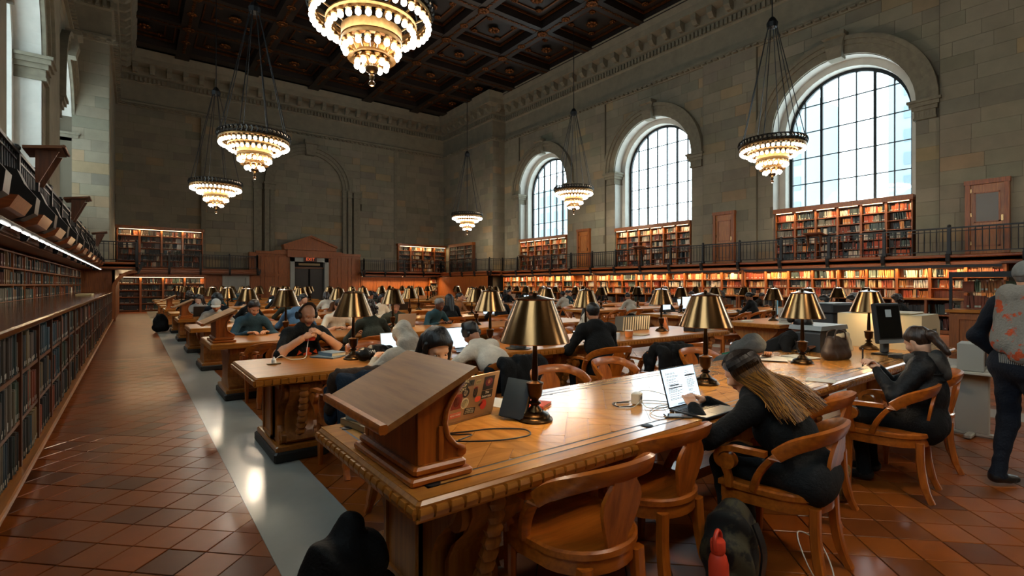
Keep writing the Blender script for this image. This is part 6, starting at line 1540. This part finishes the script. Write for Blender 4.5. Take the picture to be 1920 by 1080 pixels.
CAMO = mat('camouflage', '#0c0d0a', .8, var=.5, col2='#3a3520', scale=12, bump=.4, ramp=(.48, .56))
blob('bag_body', [cap((-.09, 0, .12), (.09, 0, .12), .11, n=(0, 1, 0), k=1.1), cap((-.08, .01, .30), (.08, .01, .30), .10), cap((-.07, .01, .20), (.07, .01, .22), .105), cap((-.05, .01, .40), (.05, .01, .40), .07)], CAMO, .011, cm, blend=.08, noise=.016, nscale=22.)
B().tube(catmull([(-.06, -.1, .40), (-.08, -.14, .28), (-.07, -.12, .1)], 6), [(.02, .005)]*13, 4).build('strap', BLACK, cm)
bt = thing('water_bottle', 'orange red steel water bottle beside camouflage backpack', 'bottle', (2.09, 1.22, .0), .2); bt.scale = (1.2, 1.2, 1.32); bt.rotation_euler = (0, math.radians(-5), .2); OB = mat('bottle_orange', '#d8432a', .4)
B().lathe([(.034, 0), (.036, .006), (.036, .22), (.030, .245), (.022, .255), (.022, .262)], 20).build('flask', OB, bt, smooth=.6); B().lathe([(.026, .262), (.027, .266), (.027, .295), (.024, .30), (0, .301)], 16).build('cap', OB, bt, smooth=.6)
B().tube(catmull([(-.026, 0, .27), (-.03, 0, .31), (0, 0, .335), (.03, 0, .31), (.026, 0, .27)], 5), [(.008, .004)]*21, 6).build('carry_loop', OB, bt, smooth=True)
lb_ = thing('leopard_bag', 'small leopard print bag on floor under chairs', 'bag', (4.02, 1.42, 0), .3); blob('bag_body', [cap((-.05, 0, .07), (.05, 0, .07), .07, n=(0, 1, 0), k=1.3), cap((-.04, 0, .20), (.04, 0, .20), .05)], mat('leopard', '#14100b', .8, var=.5, col2='#a8854a', scale=26), .01, lb_); B().tube(catmull([(-.04, 0, .24), (-.03, 0, .33), (.03, 0, .33), (.04, 0, .24)], 5), .006, 5).build('handle', BLACK, lb_)
cable([(2.62, .98, .02), (2.55, 1.05, .2), (2.62, 1.12, .3), (2.74, 1.06, .22), (2.68, .98, .1), (2.58, 1.0, .06)], .0035, WCAB, 'white cable loop hanging below typing woman seat')
ab = thing('aisle_backpack', 'black backpack on floor at far end of left aisle', 'bag', (.72, 19.7, 0)); blob('bag_body', [cap((-.08, 0, .16), (.08, 0, .16), .15), cap((-.07, 0, .34), (.07, 0, .34), .14), cap((-.03, 0, .50), (.03, 0, .50), .09), cap((-.08, -.12, .14), (.08, -.12, .2), .08)], C_('bag_black', '#0a0b0c'), .025, ab, blend=.12, noise=.015, nscale=14.)
tb_ = thing('green_tote', 'green tote bag hanging by second table end', 'bag', (7.42, 4.22, .12), .1); blob('bag_body', [cap((-.12, 0, .06), (.12, 0, .06), .06, n=(0, 1, 0), k=1.4), cap((-.12, 0, .42), (.12, 0, .42), .05, n=(0, 1, 0), k=1.6)], C_('green', '#1c6a50'), .014, tb_)
tb_.location.z = 0
wt = thing('white_tote', 'white tote bag on floor beneath the second table', 'bag', (5.72, 4.5, 0), .3); blob('bag_body', [cap((-.12, 0, .1), (.12, 0, .1), .09, n=(0, 1, 0), k=1.2), cap((-.1, 0, .28), (.1, 0, .28), .05)], C_('tote_white', '#b9bcbc'), .014, wt, noise=.012, nscale=20.)
# ================================================================== RIGHT BLOCK: reference desk things
sg = thing('paper_sign', 'white paper sign on right block table', 'sign', (10.25, 4.62, Z), -.5); B().box(-.13, .13, -.004, .004, 0, .30).build('sheet', PAPER, sg, None, (math.radians(-8), 0, 0)); 
lt_ = B()
for i in range(7): lt_.box(-.09, -.09+.18*random.uniform(.5, 1), -.0052, -.0044, .05+i*.03, .057+i*.03)
lt_.build('printed_lines', INKM, sg, None, (math.radians(-8), 0, 0))
for i, (x, y, a, l, sm) in enumerate(((11.0, 5.15, .4, 'dark monitor with blue display on right block table', mat('screen_teal', (.05, .16, .2), .3, emit=.6)), (10.95, 7.9, .2, 'bright monitor screen beyond second lamp', SCR), (11.9, 7.95, .1, 'second bright monitor screen on right block table', SCR), (12.3, 4.8, .9, 'black monitor beside dark copier', SCR_D))):
    m_ = thing('monitor', l, 'monitor', (x, y, Z), a); B().cbox(-.12, .12, -.08, .08, 0, .015, .004).build('stand_foot', BEZ, m_); B().box(-.03, .03, .0, .04, .015, .2).build('stand_neck', BEZ, m_)
    p_ = B().cbox(-.24, .24, -.03, 0, .1, .44, .008).build('screen_housing', BEZ, m_); B().box(-.225, .225, -.032, -.03, .115, .425).build('screen', sm, p_)
cp = thing('copier', 'black office copier in front of nearest right table', 'copier', (10.85, 4.05, 0), -.3); B().cbox(-.32, .32, -.3, .3, 0, .98, .02).build('cabinet', GRD, cp); B().cbox(-.36, .36, -.33, .33, .98, 1.16, .02).build('scanner_lid', GRD, cp); B().box(-.30, .30, -.32, .32, 1.16, 1.175).build('top_cover', mat('copier_top', '#9aa0a2', .4), cp)
for i, (x, y, l) in enumerate(((9.95, 4.5, 'white open notebook at corner of right block table'), (10.1, 5.3, 'white notebook near paper sign on right table'))): tag(B().cbox(-.15, .15, -.1, .1, 0, .012, .002).build('notebook', PAPER, None, (x, y, Z), .3), l, 'notebook')
# ================================================================== GLAZED BOOTH AT RIGHT
bo = thing('glazed_counter', 'oak counter with glass display front at right edge', 'counter', (12.25, -1.2, 0), 0); W_ = 3.75
B().box(0, .5, 0, W_, .1, 1.0).build('cabinet_body', PANEL, bo); B().box(-.04, .54, -.04, W_+.04, 0, .14).build('stone_base', STONE_W, bo); B().cbox(-.06, .56, -.05, W_+.05, 1.0, 1.06, .01).build('counter_top', OAK_Y, bo)
for k in range(4):
    y0 = .12+k*.92; m = B()
    m.box(-.03, 0, y0, y0+.07, .2, .95); m.box(-.03, 0, y0+.72, y0+.79, .2, .95); m.box(-.03, 0, y0+.07, y0+.72, .2, .27); m.box(-.03, 0, y0+.07, y0+.72, .88, .95); m.build('door_panel', PANEL, bo)
fr2 = B()
for k in range(5): y = k*W_/4; fr2.box(.0, .05, max(0, y-.04), min(W_, y+.04), 1.06, 1.72)
fr2.box(-.02, .07, 0, W_, 1.66, 1.76); fr2.build('frame', IRON, bo)
for k in range(4): B().box(.02, .028, k*W_/4+.05, (k+1)*W_/4-.05, 1.08, 1.66).build('pane', GLASS, bo)
b = B(); books(b, .1, W_-.1, 1.07, .28, lambda a, d, zz: (12.25+.28+d, -1.2+a, zz), PAL_MIX); books(b, .1, W_-.1, 1.39, .25, lambda a, d, zz: (12.25+.28+d, -1.2+a, zz), PAL_MIX)
tag(b.build('shelved_books', BOOK_A), 'books behind the glass of the counter at right', 'books', kind='stuff'); B().box(.26, .5, .05, W_-.05, 1.37, 1.385).build('glass_shelf', PANEL, bo)
